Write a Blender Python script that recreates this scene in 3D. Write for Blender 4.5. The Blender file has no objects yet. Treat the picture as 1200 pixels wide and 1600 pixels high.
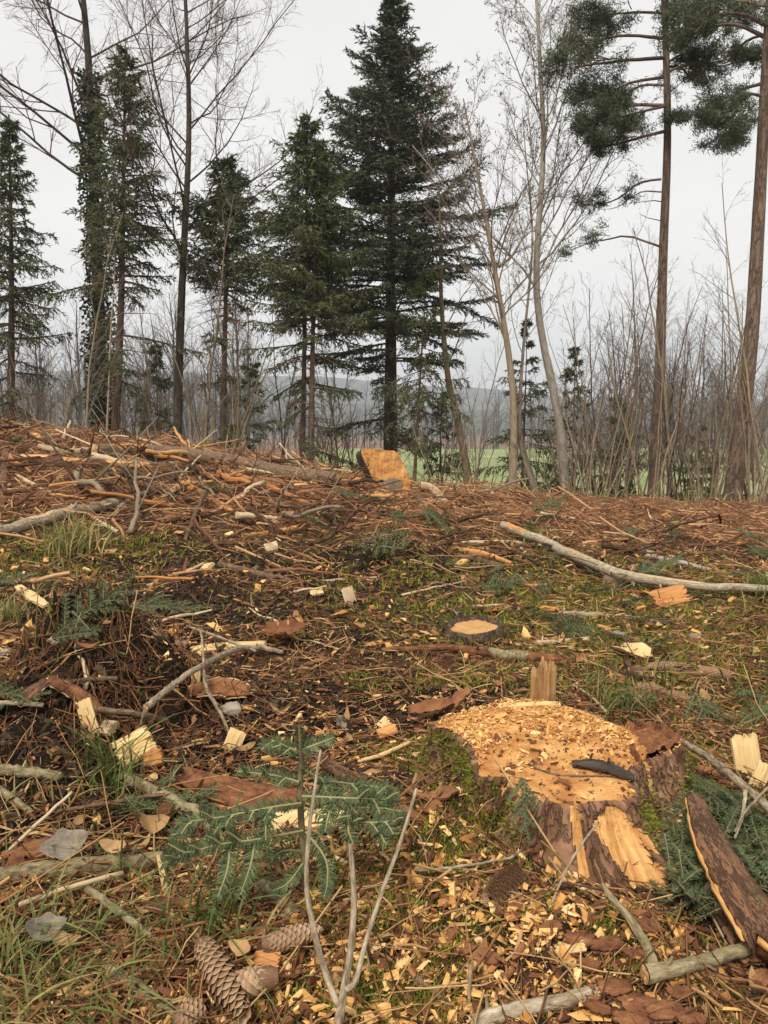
import bpy, math
import numpy as np
from mathutils import Vector, Matrix

rng = np.random.default_rng(11)
rad = math.radians
PI = math.pi
sc = bpy.context.scene
col = sc.collection

# ------------------------------------------------------------------ camera
FPX = 1200.0            # focal length in pixels of the 1200 x 1600 photograph
PITCH = rad(7.13)
CAMH = 0.85
cd = bpy.data.cameras.new('camera')
cam = bpy.data.objects.new('camera', cd)
col.objects.link(cam)
cam.location = (0, 0, CAMH)
cam.rotation_euler = (PI / 2 - PITCH, 0, 0)
cd.sensor_fit = 'VERTICAL'
cd.sensor_height = 24.0
cd.lens = FPX / 1600 * 24.0
cd.clip_start = 0.05
cd.clip_end = 6000
sc.camera = cam

# ------------------------------------------------------------------ overcast sky, soft sun, exposure
SUN_EL, SUN_AZ = rad(54), rad(205)       # azimuth from +Y clockwise: behind the camera, a little left
w = bpy.data.worlds.new('World')
sc.world = w
w.use_nodes = True
nt = w.node_tree
nt.nodes.clear()
out = nt.nodes.new('ShaderNodeOutputWorld')
bg = nt.nodes.new('ShaderNodeBackground')
bg.inputs['Strength'].default_value = 0.10
sky = nt.nodes.new('ShaderNodeTexSky')
sky.sky_type = 'NISHITA'
sky.sun_disc = False
sky.sun_elevation = SUN_EL
sky.sun_rotation = SUN_AZ
sky.air_density = 1.0
sky.dust_density = 3.0
hs = nt.nodes.new('ShaderNodeHueSaturation')
hs.inputs['Saturation'].default_value = 0.12
nt.links.new(sky.outputs[0], hs.inputs['Color'])
tcw = nt.nodes.new('ShaderNodeTexCoord')
mpw = nt.nodes.new('ShaderNodeMapping')
mpw.inputs['Scale'].default_value = (1.2, 1.2, 3.0)
nzw = nt.nodes.new('ShaderNodeTexNoise')
nzw.inputs['Scale'].default_value = 1.6
nzw.inputs['Detail'].default_value = 4
rpw = nt.nodes.new('ShaderNodeValToRGB')
rpw.color_ramp.elements[0].position = 0.3
rpw.color_ramp.elements[0].color = (.88, .87, .85, 1)
rpw.color_ramp.elements[1].position = 0.7
rpw.color_ramp.elements[1].color = (1.0, .985, .955, 1)
nt.links.new(tcw.outputs['Generated'], mpw.inputs[0])
nt.links.new(mpw.outputs[0], nzw.inputs['Vector'])
nt.links.new(nzw.outputs['Fac'], rpw.inputs[0])
mxw = nt.nodes.new('ShaderNodeMixRGB')       # cloud deck over nearly all of the sky
mxw.inputs[0].default_value = 0.85
nt.links.new(hs.outputs[0], mxw.inputs[1])
scw = nt.nodes.new('ShaderNodeVectorMath')
scw.operation = 'SCALE'
scw.inputs['Scale'].default_value = 4.9      # luminance of the cloud deck, in the sky texture's own units
nt.links.new(rpw.outputs[0], scw.inputs[0])
nt.links.new(scw.outputs[0], mxw.inputs[2])
nt.links.new(mxw.outputs[0], bg.inputs['Color'])
nt.links.new(bg.outputs[0], out.inputs['Surface'])

sd = bpy.data.lights.new('sun', 'SUN')
sd.energy = 1.5
sd.angle = rad(13)
sd.color = (1.0, 0.92, 0.80)
so = bpy.data.objects.new('sun', sd)
col.objects.link(so)
so.location = (0, 0, 40)
sdir = Vector((math.sin(SUN_AZ) * math.cos(SUN_EL), math.cos(SUN_AZ) * math.cos(SUN_EL), math.sin(SUN_EL)))
so.rotation_euler = sdir.to_track_quat('Z', 'Y').to_euler()

sc.view_settings.view_transform = 'Standard'
sc.view_settings.look = 'None'
sc.view_settings.gamma = 1
sc.view_settings.use_curve_mapping = False
sc.view_settings.exposure = 1.08
sc.render.engine = 'CYCLES'
sc.cycles.use_denoising = True
sc.cycles.max_bounces = 6
sc.cycles.diffuse_bounces = 3
sc.cycles.glossy_bounces = 2
sc.cycles.transmission_bounces = 3
sc.cycles.volume_bounces = 1
sc.cycles.transparent_max_bounces = 8

# ------------------------------------------------------------------ numeric helpers
def pn(x, y, seed=0):
    """2-D gradient noise, about -0.7..0.7"""
    x = np.asarray(x, float); y = np.asarray(y, float)
    xi = np.floor(x).astype(np.int64); yi = np.floor(y).astype(np.int64)
    fx = x - xi; fy = y - yi
    def g(ix, iy, dx, dy):
        h = (ix * 374761393 + iy * 668265263 + seed * 982451653) & 0x7fffffff
        h = ((h ^ (h >> 13)) * 1274126177) & 0x7fffffff
        h = h ^ (h >> 16)
        a = (h & 0xffff) / 65536.0 * 2 * PI
        return np.cos(a) * dx + np.sin(a) * dy
    u = fx * fx * fx * (fx * (fx * 6 - 15) + 10)
    v = fy * fy * fy * (fy * (fy * 6 - 15) + 10)
    a = g(xi, yi, fx, fy); b = g(xi + 1, yi, fx - 1, fy)
    c = g(xi, yi + 1, fx, fy - 1); d = g(xi + 1, yi + 1, fx - 1, fy - 1)
    return (a + (b - a) * u) * (1 - v) + (c + (d - c) * u) * v

def sstep(a, b, x):
    t = np.clip((np.asarray(x, float) - a) / (b - a), 0, 1)
    return t * t * (3 - 2 * t)

def unit(v):
    v = np.asarray(v, float)
    return v / np.maximum(np.linalg.norm(v, axis=-1, keepdims=True), 1e-9)

CP, SP = math.cos(PITCH), math.sin(PITCH)
def ray(u, v):
    """world direction through a pixel of the photograph, per unit of depth along the camera axis"""
    a = (u - 600) / FPX; b = -(v - 800) / FPX
    return np.array([a, CP + b * SP, -SP + b * CP])

def at_y(u, v, y):
    d = ray(u, v)
    return np.array([0, 0, CAMH]) + d * (y / d[1])

def depth_of(p):
    return p[1] * CP - (p[2] - CAMH) * SP

# ------------------------------------------------------------------ terrain
_cu = np.array([-400, 0, 200, 380, 530, 700, 850, 1000, 1200, 1600], float)
_cv = np.array([648, 668, 690, 716, 748, 768, 790, 800, 818, 835], float)
_cd = np.array([7.6, 7.5, 7.4, 7.3, 7.1, 6.9, 6.8, 6.7, 6.5, 6.4])
_cx = []; _cz = []
for u_, v_, d_ in zip(_cu, _cv, _cd):
    p_ = at_y(u_, v_, d_); _cx.append(p_[0]); _cz.append(p_[2])
_cx = np.array(_cx); _cz = np.array(_cz) - 0.03
_fy = np.array([9, 12, 18, 25, 35, 100, 140, 220, 400, 800, 1500], float)
_fz = np.array([-.25, -.75, -1.2, -1.55, -2.0, -3.4, -5.5, -9, -10, -10, -10], float)
BUMPS = []          # (x, y, height, radius)

def H0(x, y):
    x = np.asarray(x, float); y = np.asarray(y, float)
    c = np.interp(x, _cx, _cz); d = np.interp(x, _cx, _cd)
    front = c * sstep(0.42, 1.0, y / d)
    far = np.interp(y, _fy, _fz)
    k = sstep(0, 5.5, y - d)
    return np.where(y < d, front, c * (1 - k) + far * k)

def H(x, y):
    x = np.asarray(x, float); y = np.asarray(y, float)
    z = H0(x, y)
    near = 1 - sstep(11, 22, y)
    mound = sstep(3.6, 5.5, y) * near
    z = z + near * (0.045 * pn(x * 1.3, y * 1.3, 1) + 0.030 * pn(x * 3.3, y * 3.3, 2) + 0.013 * pn(x * 9, y * 9, 3)
                    + 0.007 * pn(x * 24, y * 24, 4)) + 0.004 * pn(x * 60, y * 60, 5) * (1 - sstep(4, 6, y))
    z = z + mound * (0.09 * pn(x * 2.1, y * 2.1, 6) + 0.07 * pn(x * 5, y * 5, 7))
    z = z + sstep(20, 40, y) * 0.25 * pn(x * 0.05, y * 0.05, 8)
    bz = 0.0
    for bx, by, bh, br in BUMPS:
        bz = bz + bh * np.exp(-((x - bx) ** 2 + (y - by) ** 2) / br ** 2)
    if BUMPS: z = z + bz * (1 + 0.5 * pn(x * 14, y * 14, 9) + 0.35 * pn(x * 35, y * 35, 10))
    return z

_ts = np.concatenate([np.linspace(0.5, 10, 420), np.linspace(10.1, 60, 60)])
def G(u, v, lift=0.0):
    """the point where a pixel of the photograph meets the ground (raised by lift)"""
    d = ray(u, v)
    def f(t):
        return CAMH + d[2] * t - H(d[0] * t, d[1] * t) - lift
    s = f(_ts)
    n = np.argmax(s < 0)
    if s[n] >= 0:
        n = len(_ts) - 1
    a, b = _ts[max(n - 1, 0)], _ts[n]
    for _ in range(3):
        q = np.linspace(a, b, 12); s = f(q)
        k = int(np.argmax(s < 0)); k = k if s[k] < 0 else 11
        a, b = q[max(k - 1, 0)], q[k]
    t = (a + b) / 2
    p = np.array([d[0] * t, d[1] * t, CAMH + d[2] * t])
    dc = float(np.interp(d[0] / d[1] * 7, _cx, _cd)) - .1
    if p[1] > dc and v > 600:          # a thing seen on the crest stands on the crest, not on the land behind it
        x = d[0] / d[1] * dc; p = np.array([x, dc, float(H(x, dc)) + lift])
    return p

for (u_, v_, h_, r_) in [(150, 1090, .30, .22), (40, 1180, .15, .20), (230, 1120, .09, .14), (300, 1110, .05, .12), (430, 1110, .04, .2), (320, 935, .06, .22),
                         (120, 940, .05, .25), (600, 880, .05, .3), (860, 1480, .03, .25), (690, 1330, .08, .14), (1000, 1520, .035, .16),
                         (760, 1265, .06, .10), (560, 1460, .02, .2)]:
    p_ = at_y(u_, v_, 1.0); d_ = ray(u_, v_); t_ = CAMH / -d_[2] if d_[2] < 0 else 5
    BUMPS.append((d_[0] * t_, d_[1] * t_, h_, r_))

# ------------------------------------------------------------------ mesh collector
class Geo:
    def __init__(s):
        s.V = []; s.T = []; s.C = []; s.Q = []; s.F3 = []; s.n = 0
    def add(s, V, Q=None, F3=None, tint=0.5, tc=None):
        V = np.asarray(V, float).reshape(-1, 3); n = len(V)
        t = np.asarray(tint, float)
        t = np.full(n, float(t)) if t.ndim == 0 else t.reshape(-1)
        s.V.append(V); s.T.append(t); s.C.append(V.copy() if tc is None else np.asarray(tc, float).reshape(-1, 3))
        if Q is not None and len(Q): s.Q.append(np.asarray(Q, np.int64).reshape(-1, 4) + s.n)
        if F3 is not None and len(F3): s.F3.append(np.asarray(F3, np.int64).reshape(-1, 3) + s.n)
        s.n += n
        return s
    def mesh(s, name, mat, smooth=True, origin=(0, 0, 0)):
        V = np.concatenate(s.V) - np.asarray(origin, float)
        T = np.concatenate(s.T); C = np.concatenate(s.C)
        Q = np.concatenate(s.Q) if s.Q else np.zeros((0, 4), np.int64)
        F3 = np.concatenate(s.F3) if s.F3 else np.zeros((0, 3), np.int64)
        me = bpy.data.meshes.new(name)
        me.vertices.add(len(V)); me.vertices.foreach_set('co', V.astype(np.float32).ravel())
        nl = Q.size + F3.size; npg = len(Q) + len(F3)
        me.loops.add(nl); me.polygons.add(npg)
        me.loops.foreach_set('vertex_index', np.concatenate([Q.ravel(), F3.ravel()]).astype(np.int32))
        st = np.concatenate([np.arange(len(Q)) * 4, Q.size + np.arange(len(F3)) * 3]).astype(np.int32)
        me.polygons.foreach_set('loop_start', st)
        me.polygons.foreach_set('use_smooth', np.full(npg, smooth, bool))
        a = me.attributes.new('tint', 'FLOAT', 'POINT'); a.data.foreach_set('value', T.astype(np.float32))
        a = me.attributes.new('tc', 'FLOAT_VECTOR', 'POINT'); a.data.foreach_set('vector', C.astype(np.float32).ravel())
        me.materials.append(MAT[mat])
        me.update(); me.validate()
        return me
    def obj(s, name, mat, parent=None, smooth=True, origin=None):
        if origin is None:
            origin = (0, 0, 0)
        me = s.mesh(name, mat, smooth, origin)
        o = bpy.data.objects.new(name, me); col.objects.link(o)
        if parent is not None:
            o.parent = parent
            o.location = Vector(origin) - parent.location if any(origin) else -parent.location
        else:
            o.location = origin
        return o

def tag(o, label, cat, group=None):
    o['label'] = label; o['category'] = cat
    if group: o['group'] = group
    return o

def thing(name, label, cat, loc, group=None):
    o = bpy.data.objects.new(name, None); o.empty_display_size = 0.1
    o.location = tuple(float(q) for q in loc); col.objects.link(o)
    return tag(o, label, cat, group)

def kind(o, k):
    o['kind'] = k
    return o

def copy_tree(root, label=None):
    c = root.copy(); col.objects.link(c)
    if label: c['label'] = label
    for ch in root.children:
        d = ch.copy(); col.objects.link(d); d.parent = c
    return c

# ---- many tubes at once: P (N,K,3) paths, R (N,K) radii
def tubes(g, P, R, S=5, tint=0.5, lump=0.0, cap=False):
    P = np.asarray(P, float); R = np.asarray(R, float)
    N, K, _ = P.shape
    T = np.empty_like(P)
    T[:, 1:-1] = P[:, 2:] - P[:, :-2]; T[:, 0] = P[:, 1] - P[:, 0]; T[:, -1] = P[:, -1] - P[:, -2]
    T = unit(T)
    m = unit(P[:, -1] - P[:, 0])
    ref = np.where(np.abs(m[:, 2:3]) > 0.8, np.array([[1.0, 0, 0]]), np.array([[0, 0, 1.0]]))
    U = ref[:, None] - (ref[:, None] * T).sum(-1, keepdims=True) * T
    U = unit(U); W = np.cross(T, U)
    a = np.arange(S) / S * 2 * PI
    ca = np.cos(a)[None, None, :, None]; sa = np.sin(a)[None, None, :, None]
    RR = R[:, :, None, None]
    L = np.concatenate([np.zeros((N, 1)), np.cumsum(np.linalg.norm(P[:, 1:] - P[:, :-1], axis=-1), 1)], 1)
    if lump:
        sd_ = rng.random(N)[:, None, None] * 100
        th = a[None, None, :]
        sz = np.maximum(R.mean(), 1e-4) * 3
        n = pn(np.cos(th) * 1.3 + L[:, :, None] / sz + sd_, np.sin(th) * 1.3 + sd_, 21) + 0.6 * pn(np.cos(th) * 3 + L[:, :, None] / sz * 3, np.sin(th) * 3 + sd_, 22)
        RR = RR * (1 + lump * n[..., None])
    V = P[:, :, None] + RR * (ca * U[:, :, None] + sa * W[:, :, None])
    tcx = np.broadcast_to(np.cos(a)[None, None] * R[:, :1, None], (N, K, S))
    tcy = np.broadcast_to(np.sin(a)[None, None] * R[:, :1, None], (N, K, S))
    off = rng.random((N, 1, 1)) * 20
    tcz = np.broadcast_to(L[:, :, None], (N, K, S)) + off
    tc = np.stack([tcx, tcy, tcz], -1)
    base = (np.arange(N) * K * S)[:, None, None] + (np.arange(K - 1) * S)[None, :, None]
    j = np.arange(S)[None, None]; j2 = (j + 1) % S
    Q = np.stack([base + j, base + j2, base + S + j2, base + S + j], -1).reshape(-1, 4)
    t = np.asarray(tint, float)
    if t.ndim == 0: t = np.full(N, float(t))
    tt = np.broadcast_to(t[:, None, None], (N, K, S)).reshape(-1)
    V = V.reshape(-1, 3); F3 = None
    if cap:
        ctr = np.concatenate([P[:, 0], P[:, -1]]); ci = len(V) + np.arange(2 * N)
        V = np.concatenate([V, ctr]); tc = np.concatenate([tc.reshape(-1, 3), ctr]); tt = np.concatenate([tt, t, t])
        b0 = (np.arange(N) * K * S)[:, None]; jj = np.arange(S)[None]
        f0 = np.stack([np.broadcast_to(ci[:N, None], (N, S)), b0 + (jj + 1) % S, b0 + jj], -1)
        b1 = b0 + (K - 1) * S
        f1 = np.stack([np.broadcast_to(ci[N:, None], (N, S)), b1 + jj, b1 + (jj + 1) % S], -1)
        F3 = np.concatenate([f0.reshape(-1, 3), f1.reshape(-1, 3)])
    g.add(V, Q, F3, tt, tc)
    return g

# ---- many ribbons: P (N,K,3), W (N,K) half widths, side (N,3)
def ribbons(g, P, W, side, tint=0.5):
    P = np.asarray(P, float); N, K, _ = P.shape
    sv = unit(side)[:, None] * W[:, :, None]
    V = np.stack([P - sv, P + sv], 2)
    base = (np.arange(N) * K * 2)[:, None] + (np.arange(K - 1) * 2)[None]
    Q = np.stack([base, base + 1, base + 3, base + 2], -1).reshape(-1, 4)
    t = np.asarray(tint, float)
    if t.ndim == 0: t = np.full(N, float(t))
    g.add(V.reshape(-1, 3), Q, None, np.repeat(t, K * 2))
    return g

# ---- many single-triangle blades (needles, leaves): base B, direction D (with length), width vector side
def blades(g, B, D, side, tint):
    V = np.stack([B - side, B + side, B + D], 1)
    N = len(B)
    g.add(V.reshape(-1, 3), None, np.arange(3 * N).reshape(-1, 3), np.repeat(tint, 3))

def diamonds(g, B, D, side, tint):
    """a four-cornered leaf, widest in the middle"""
    M = B + D * 0.5
    V = np.stack([B, M + side, B + D, M - side], 1); N = len(B)
    g.add(V.reshape(-1, 3), np.arange(4 * N).reshape(-1, 4), None, np.repeat(tint, 4))

def rand_dirs(n, zmin=-1, zmax=1):
    z = rng.uniform(zmin, zmax, n); a = rng.uniform(0, 2 * PI, n); r = np.sqrt(np.maximum(0, 1 - z * z))
    return np.stack([r * np.cos(a), r * np.sin(a), z], -1)

def perp(d):
    r = rand_dirs(len(d)); return unit(np.cross(d, r))

def catmull(pts, n):
    pts = np.asarray(pts, float)
    if len(pts) == 2:
        t = np.linspace(0, 1, n)[:, None]; return pts[0] * (1 - t) + pts[1] * t
    p = np.concatenate([[2 * pts[0] - pts[1]], pts, [2 * pts[-1] - pts[-2]]])
    m = len(pts) - 1; o = []
    for t in np.linspace(0, m, n):
        i = min(int(t), m - 1); f = t - i
        a, b, c, d = p[i], p[i + 1], p[i + 2], p[i + 3]
        o.append(0.5 * (2 * b + (c - a) * f + (2 * a - 5 * b + 4 * c - d) * f * f + (3 * b - a - 3 * c + d) * f ** 3))
    return np.array(o)

def along(P, R, idx, t):
    """points, tangents and radii at parameters t on the paths idx"""
    K = P.shape[1]
    q = np.clip(t * (K - 1), 0, K - 1.001); i = q.astype(int); f = (q - i)[:, None]
    a = P[idx, i]; b = P[idx, i + 1]
    r = R[idx, i] * (1 - f[:, 0]) + R[idx, i + 1] * f[:, 0]
    return a * (1 - f) + b * f, unit(b - a), r

def grow(P, R, n, t0, t1, a0, a1, l0, l1, K, up, wig, rr, rmin, taper=0.5, ltab=None):
    """n children on every path: stratified along it, leaving at an angle, bending up, wandering"""
    N = len(P)
    L = np.linalg.norm(np.diff(P, axis=1), axis=-1).sum(1)
    idx = np.repeat(np.arange(N), n)
    s = (np.tile(np.arange(n), N) + rng.random(N * n)) / n
    t = t0 + (t1 - t0) * s
    B, T, r = along(P, R, idx, t)
    a = rng.uniform(a0, a1, len(idx))[:, None]
    az = perp(T)
    D = unit(np.cos(a) * T + np.sin(a) * az)
    ln = L[idx] * rng.uniform(l0, l1, len(idx)) * (1 - taper * s)
    if ltab is not None:
        ln = ltab(s) * rng.uniform(0.7, 1.2, len(idx))
    st = ln / (K - 1)
    Q = np.empty((len(idx), K, 3)); Q[:, 0] = B
    for k in range(1, K):
        D = unit(D + np.array([0, 0, up]) + wig * rng.normal(size=D.shape))
        Q[:, k] = Q[:, k - 1] + D * st[:, None]
    r0 = np.maximum(np.minimum(r * rr, ln * 0.035), rmin)
    RR = r0[:, None] * np.linspace(1, 0.35, K)[None]
    return Q, RR
# ------------------------------------------------------------------ materials
MAT = {}
def ramp(nt, cols):
    r = nt.nodes.new('ShaderNodeValToRGB'); e = r.color_ramp.elements
    n = len(cols)
    for i, c in enumerate(cols):
        pos, cc = c if isinstance(c[0], (int, float)) and isinstance(c[1], tuple) else (i / (n - 1), c)
        if i < 2: q = e[i]; q.position = pos
        else: q = e.new(pos)
        q.color = (*cc, 1)
    return r

def mk(name, cols, scl=(1, 1, 1), nscale=6, detail=6, wn=0.5, wt=0.5, bump=0.3, bscale=None, bdist=0.01, rough=0.85, coord='tc',
       trans=0.0, spec=0.3, vor=0, rings=0, ring_min=.72, rough2=None, contrast=2.2):
    m = bpy.data.materials.new(name); m.use_nodes = True; MAT[name] = m
    nt = m.node_tree; N = nt.nodes; Lk = nt.links
    p = N['Principled BSDF']; p.inputs['Roughness'].default_value = rough
    p.inputs['Specular IOR Level'].default_value = spec
    if coord == 'obj':
        tc = N.new('ShaderNodeTexCoord'); vec = tc.outputs['Object']
    else:
        at = N.new('ShaderNodeAttribute'); at.attribute_name = 'tc'; vec = at.outputs['Vector']
    mp = N.new('ShaderNodeMapping'); mp.inputs['Scale'].default_value = scl; Lk.new(vec, mp.inputs[0])
    nz = N.new('ShaderNodeTexNoise'); nz.inputs['Scale'].default_value = nscale; nz.inputs['Detail'].default_value = detail
    nz.inputs['Roughness'].default_value = 0.65
    Lk.new(mp.outputs[0], nz.inputs['Vector'])
    ct = N.new('ShaderNodeMath'); ct.operation = 'MULTIPLY_ADD'; ct.inputs[1].default_value = contrast; ct.inputs[2].default_value = 0.5 - contrast / 2
    ct.use_clamp = True
    Lk.new(nz.outputs['Fac'], ct.inputs[0])
    ti = N.new('ShaderNodeAttribute'); ti.attribute_name = 'tint'
    a = N.new('ShaderNodeMath'); a.operation = 'MULTIPLY'; a.inputs[1].default_value = wt; Lk.new(ti.outputs['Fac'], a.inputs[0])
    b = N.new('ShaderNodeMath'); b.operation = 'MULTIPLY_ADD'; b.inputs[1].default_value = wn; Lk.new(ct.outputs[0], b.inputs[0]); Lk.new(a.outputs[0], b.inputs[2])
    r = ramp(nt, cols); Lk.new(b.outputs[0], r.inputs[0])
    colr = r.outputs[0]
    hgt = nz.outputs['Fac']
    nb = N.new('ShaderNodeTexNoise'); nb.inputs['Scale'].default_value = bscale or nscale * 3; nb.inputs['Detail'].default_value = 5
    Lk.new(mp.outputs[0], nb.inputs['Vector']); hgt = nb.outputs['Fac']
    if vor:
        vo = N.new('ShaderNodeTexVoronoi'); vo.feature = 'DISTANCE_TO_EDGE'; vo.inputs['Scale'].default_value = vor
        # cracks wander: distort the lookup with the noise
        ad = N.new('ShaderNodeVectorMath'); ad.operation = 'MULTIPLY_ADD'; Lk.new(nb.outputs['Color'], ad.inputs[0])
        ad.inputs[1].default_value = (1.6 / vor, 1.6 / vor, 1.6 / vor); Lk.new(mp.outputs[0], ad.inputs[2])
        Lk.new(ad.outputs[0], vo.inputs['Vector'])
        vr = N.new('ShaderNodeMapRange'); vr.inputs['From Max'].default_value = 0.12; Lk.new(vo.outputs['Distance'], vr.inputs[0])
        h2 = N.new('ShaderNodeMath'); h2.operation = 'MULTIPLY_ADD'; h2.inputs[1].default_value = 0.9
        Lk.new(vr.outputs[0], h2.inputs[0]); Lk.new(nb.outputs['Fac'], h2.inputs[2]); hgt = h2.outputs[0]
        # bark colour is multiplied darker along the crack floors
        mc = N.new('ShaderNodeMixRGB'); mc.blend_type = 'MULTIPLY'; mc.inputs[0].default_value = 0.3
        Lk.new(colr, mc.inputs[1]); vg = N.new('ShaderNodeMapRange'); vg.inputs['To Min'].default_value = 0.35
        Lk.new(vr.outputs[0], vg.inputs[0]); Lk.new(vg.outputs[0], mc.inputs[2]); colr = mc.outputs[0]
    if rings:
        wv = N.new('ShaderNodeTexWave'); wv.wave_type = 'RINGS'; wv.rings_direction = 'Z'; wv.inputs['Scale'].default_value = rings
        wv.inputs['Distortion'].default_value = 1.5; wv.inputs['Detail'].default_value = 3
        Lk.new(vec, wv.inputs['Vector'])
        mr = N.new('ShaderNodeMapRange'); mr.inputs['To Min'].default_value = ring_min; Lk.new(wv.outputs['Fac'], mr.inputs[0])
        mm = N.new('ShaderNodeMixRGB'); mm.blend_type = 'MULTIPLY'; mm.inputs[0].default_value = 1
        Lk.new(colr, mm.inputs[1]); Lk.new(mr.outputs[0], mm.inputs[2]); colr = mm.outputs[0]
    Lk.new(colr, p.inputs['Base Color'])
    if bump:
        bp = N.new('ShaderNodeBump'); bp.inputs['Strength'].default_value = bump; bp.inputs['Distance'].default_value = bdist
        Lk.new(hgt, bp.inputs['Height']); Lk.new(bp.outputs[0], p.inputs['Normal'])
    if trans:
        tr = N.new('ShaderNodeBsdfTranslucent'); Lk.new(colr, tr.inputs[0])
        mx = N.new('ShaderNodeMixShader'); mx.inputs[0].default_value = trans
        Lk.new(p.outputs[0], mx.inputs[1]); Lk.new(tr.outputs[0], mx.inputs[2])
        Lk.new(mx.outputs[0], N['Material Output'].inputs['Surface'])
    return m

RED = [(.06, .03, .016), (.17, .08, .04), (.30, .155, .08), (.45, .27, .155)]
mk('bark_red', RED, (1, 1, .22), 110, wn=.6, wt=.4, bump=1.0, vor=40, bdist=.008, contrast=1.5)
mk('bark_brown', [(.035, .022, .015), (.085, .052, .034), (.15, .10, .065), (.24, .175, .12)], (1, 1, .3), 22, wn=.65, wt=.35, bump=.8, vor=28, bdist=.012)
mk('bark_stump', [(.06, .028, .015), (.17, .08, .042), (.30, .165, .092), (.42, .27, .17)], (1, 1, .45), 26, wn=.8, wt=.2, bump=1.0, vor=44, bdist=.008)
mk('bark_grey', [(.10, .075, .048), (.21, .16, .105), (.34, .265, .175), (.48, .39, .27)], (1, 1, .35), 25, wn=.6, wt=.4, bump=.6, bdist=.006)
mk('bark_tan', [(.11, .075, .045), (.25, .18, .115), (.38, .285, .19), (.52, .42, .30)], (1, 1, .5), 70, wn=.75, wt=.25, bump=.7, bdist=.003, contrast=2.8)
mk('stick_grey', [(.05, .036, .022), (.17, .125, .078), (.30, .235, .15), (.42, .345, .24), (.56, .49, .37)], (1, 1, .35), 120, wn=.75, wt=.25, bump=.9, bdist=.003, contrast=2.8)
mk('stick_green', [(.04, .030, .016), (.13, .10, .05), (.23, .185, .095), (.33, .265, .15), (.46, .38, .24)], (1, 1, .4), 100, wn=.75, wt=.25, bump=.9, bdist=.003, contrast=2.8)
mk('stick_brown', [(.035, .020, .012), (.10, .06, .035), (.20, .13, .08), (.33, .235, .15)], (1, 1, .3), 120, wn=.7, wt=.3, bump=.9, bdist=.003, contrast=2.8)
mk('bark_pale', [(.12, .105, .08), (.26, .23, .18), (.38, .345, .28), (.52, .48, .40)], (1, 1, .8), 9, wn=.7, wt=.3, bump=.4, bdist=.006)
mk('bark_green', [(.07, .052, .028), (.15, .115, .06), (.25, .19, .105), (.38, .30, .18)], (1, 1, .5), 18, wn=.7, wt=.3, bump=.6, bdist=.006)
mk('bark_pine', [(.08, .058, .045), (.16, .11, .08), (.26, .175, .122), (.36, .25, .175)], (1, 1, .3), 9, wn=.6, wt=.4, bump=.9, vor=9, bdist=.02)
mk('bark_dark', [(.03, .022, .016), (.06, .046, .034), (.11, .085, .062), (.17, .14, .10)], (1, 1, .3), 9, wn=.6, wt=.4, bump=.8, vor=12, bdist=.015)
mk('bark_spruce', [(.05, .034, .025), (.11, .07, .048), (.18, .115, .08), (.25, .17, .12)], (1, 1, .4), 10, wn=.6, wt=.4, bump=.7, vor=16, bdist=.012)
mk('twig', [(.055, .038, .028), (.115, .08, .058), (.20, .145, .105)], (1, 1, 1), 4, wn=.3, wt=.7, bump=0)
mk('twig_red', [(.07, .035, .028), (.14, .075, .055), (.22, .13, .10)], (1, 1, 1), 4, wn=.3, wt=.7, bump=0)
mk('twig_grey', [(.09, .072, .056), (.18, .148, .115), (.28, .235, .185)], (1, 1, 1), 4, wn=.3, wt=.7, bump=0)
mk('wood_fresh', [(.26, .11, .035), (.50, .25, .08), (.68, .385, .14), (.79, .52, .23)], (1, 1, .10), 100, wn=.8, wt=.2, bump=.8, bdist=.005, contrast=2.4)
mk('wood_orange', [(.20, .075, .025), (.40, .165, .055), (.56, .27, .09), (.70, .41, .17)], (1, 1, .12), 40, wn=.75, wt=.25, bump=.5, bdist=.004, contrast=1.8)
mk('wood_cut', [(.26, .10, .028), (.48, .21, .06), (.66, .345, .115), (.77, .47, .195)], (1, 1, 1), 16, wn=.6, wt=.4, bump=.9, bscale=170, bdist=.004, contrast=2.8, rings=34, ring_min=.86)
mk('wood_end', [(.36, .18, .065), (.55, .30, .12), (.70, .44, .20)], (1, 1, 1), 20, wn=.6, wt=.4, bump=.3, rings=30, bdist=.003)
mk('wood_slab', [(.13, .06, .025), (.46, .20, .06), (.70, .36, .115), (.80, .48, .19)], (1, 1, 1), 13, wn=.8, wt=.2, contrast=2.6, bump=.7, bdist=.012, rings=11, ring_min=.88)
mk('wood_splinter', [(.16, .08, .03), (.30, .165, .065), (.44, .26, .11), (.58, .37, .18)], (1, 1, .1), 70, wn=.75, wt=.25, bump=.8, bdist=.004, contrast=2.6)
mk('wood_rotten', [(.05, .018, .009), (.14, .052, .022), (.27, .115, .048), (.46, .25, .115)], (1, 1, .5), 45, wn=.8, wt=.2, bump=.9, bdist=.012)
mk('wood_dry', [(.25, .17, .095), (.40, .28, .16), (.55, .42, .26), (.66, .54, .37)], (1, 1, .15), 40, wn=.6, wt=.4, bump=.4, bdist=.003)
mk('wood_straw', [(.40, .25, .10), (.60, .40, .17), (.74, .54, .26), (.82, .65, .37)], (1, 1, .12), 45, wn=.6, wt=.4, bump=.5, bdist=.003)
mk('litter', [(.022, .011, .006), (.085, .036, .016), (.20, .085, .033), (.34, .17, .068), (.53, .33, .145), (.68, .50, .27)], (1, 1, 1), 30, wn=.15, wt=.85, bump=0, trans=.1)
mk('slash_twig', [(.04, .017, .009), (.16, .068, .032), (.33, .155, .07), (.50, .28, .135), (.68, .47, .26)], (1, 1, .3), 40, wn=.3, wt=.7, bump=.3)
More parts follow.
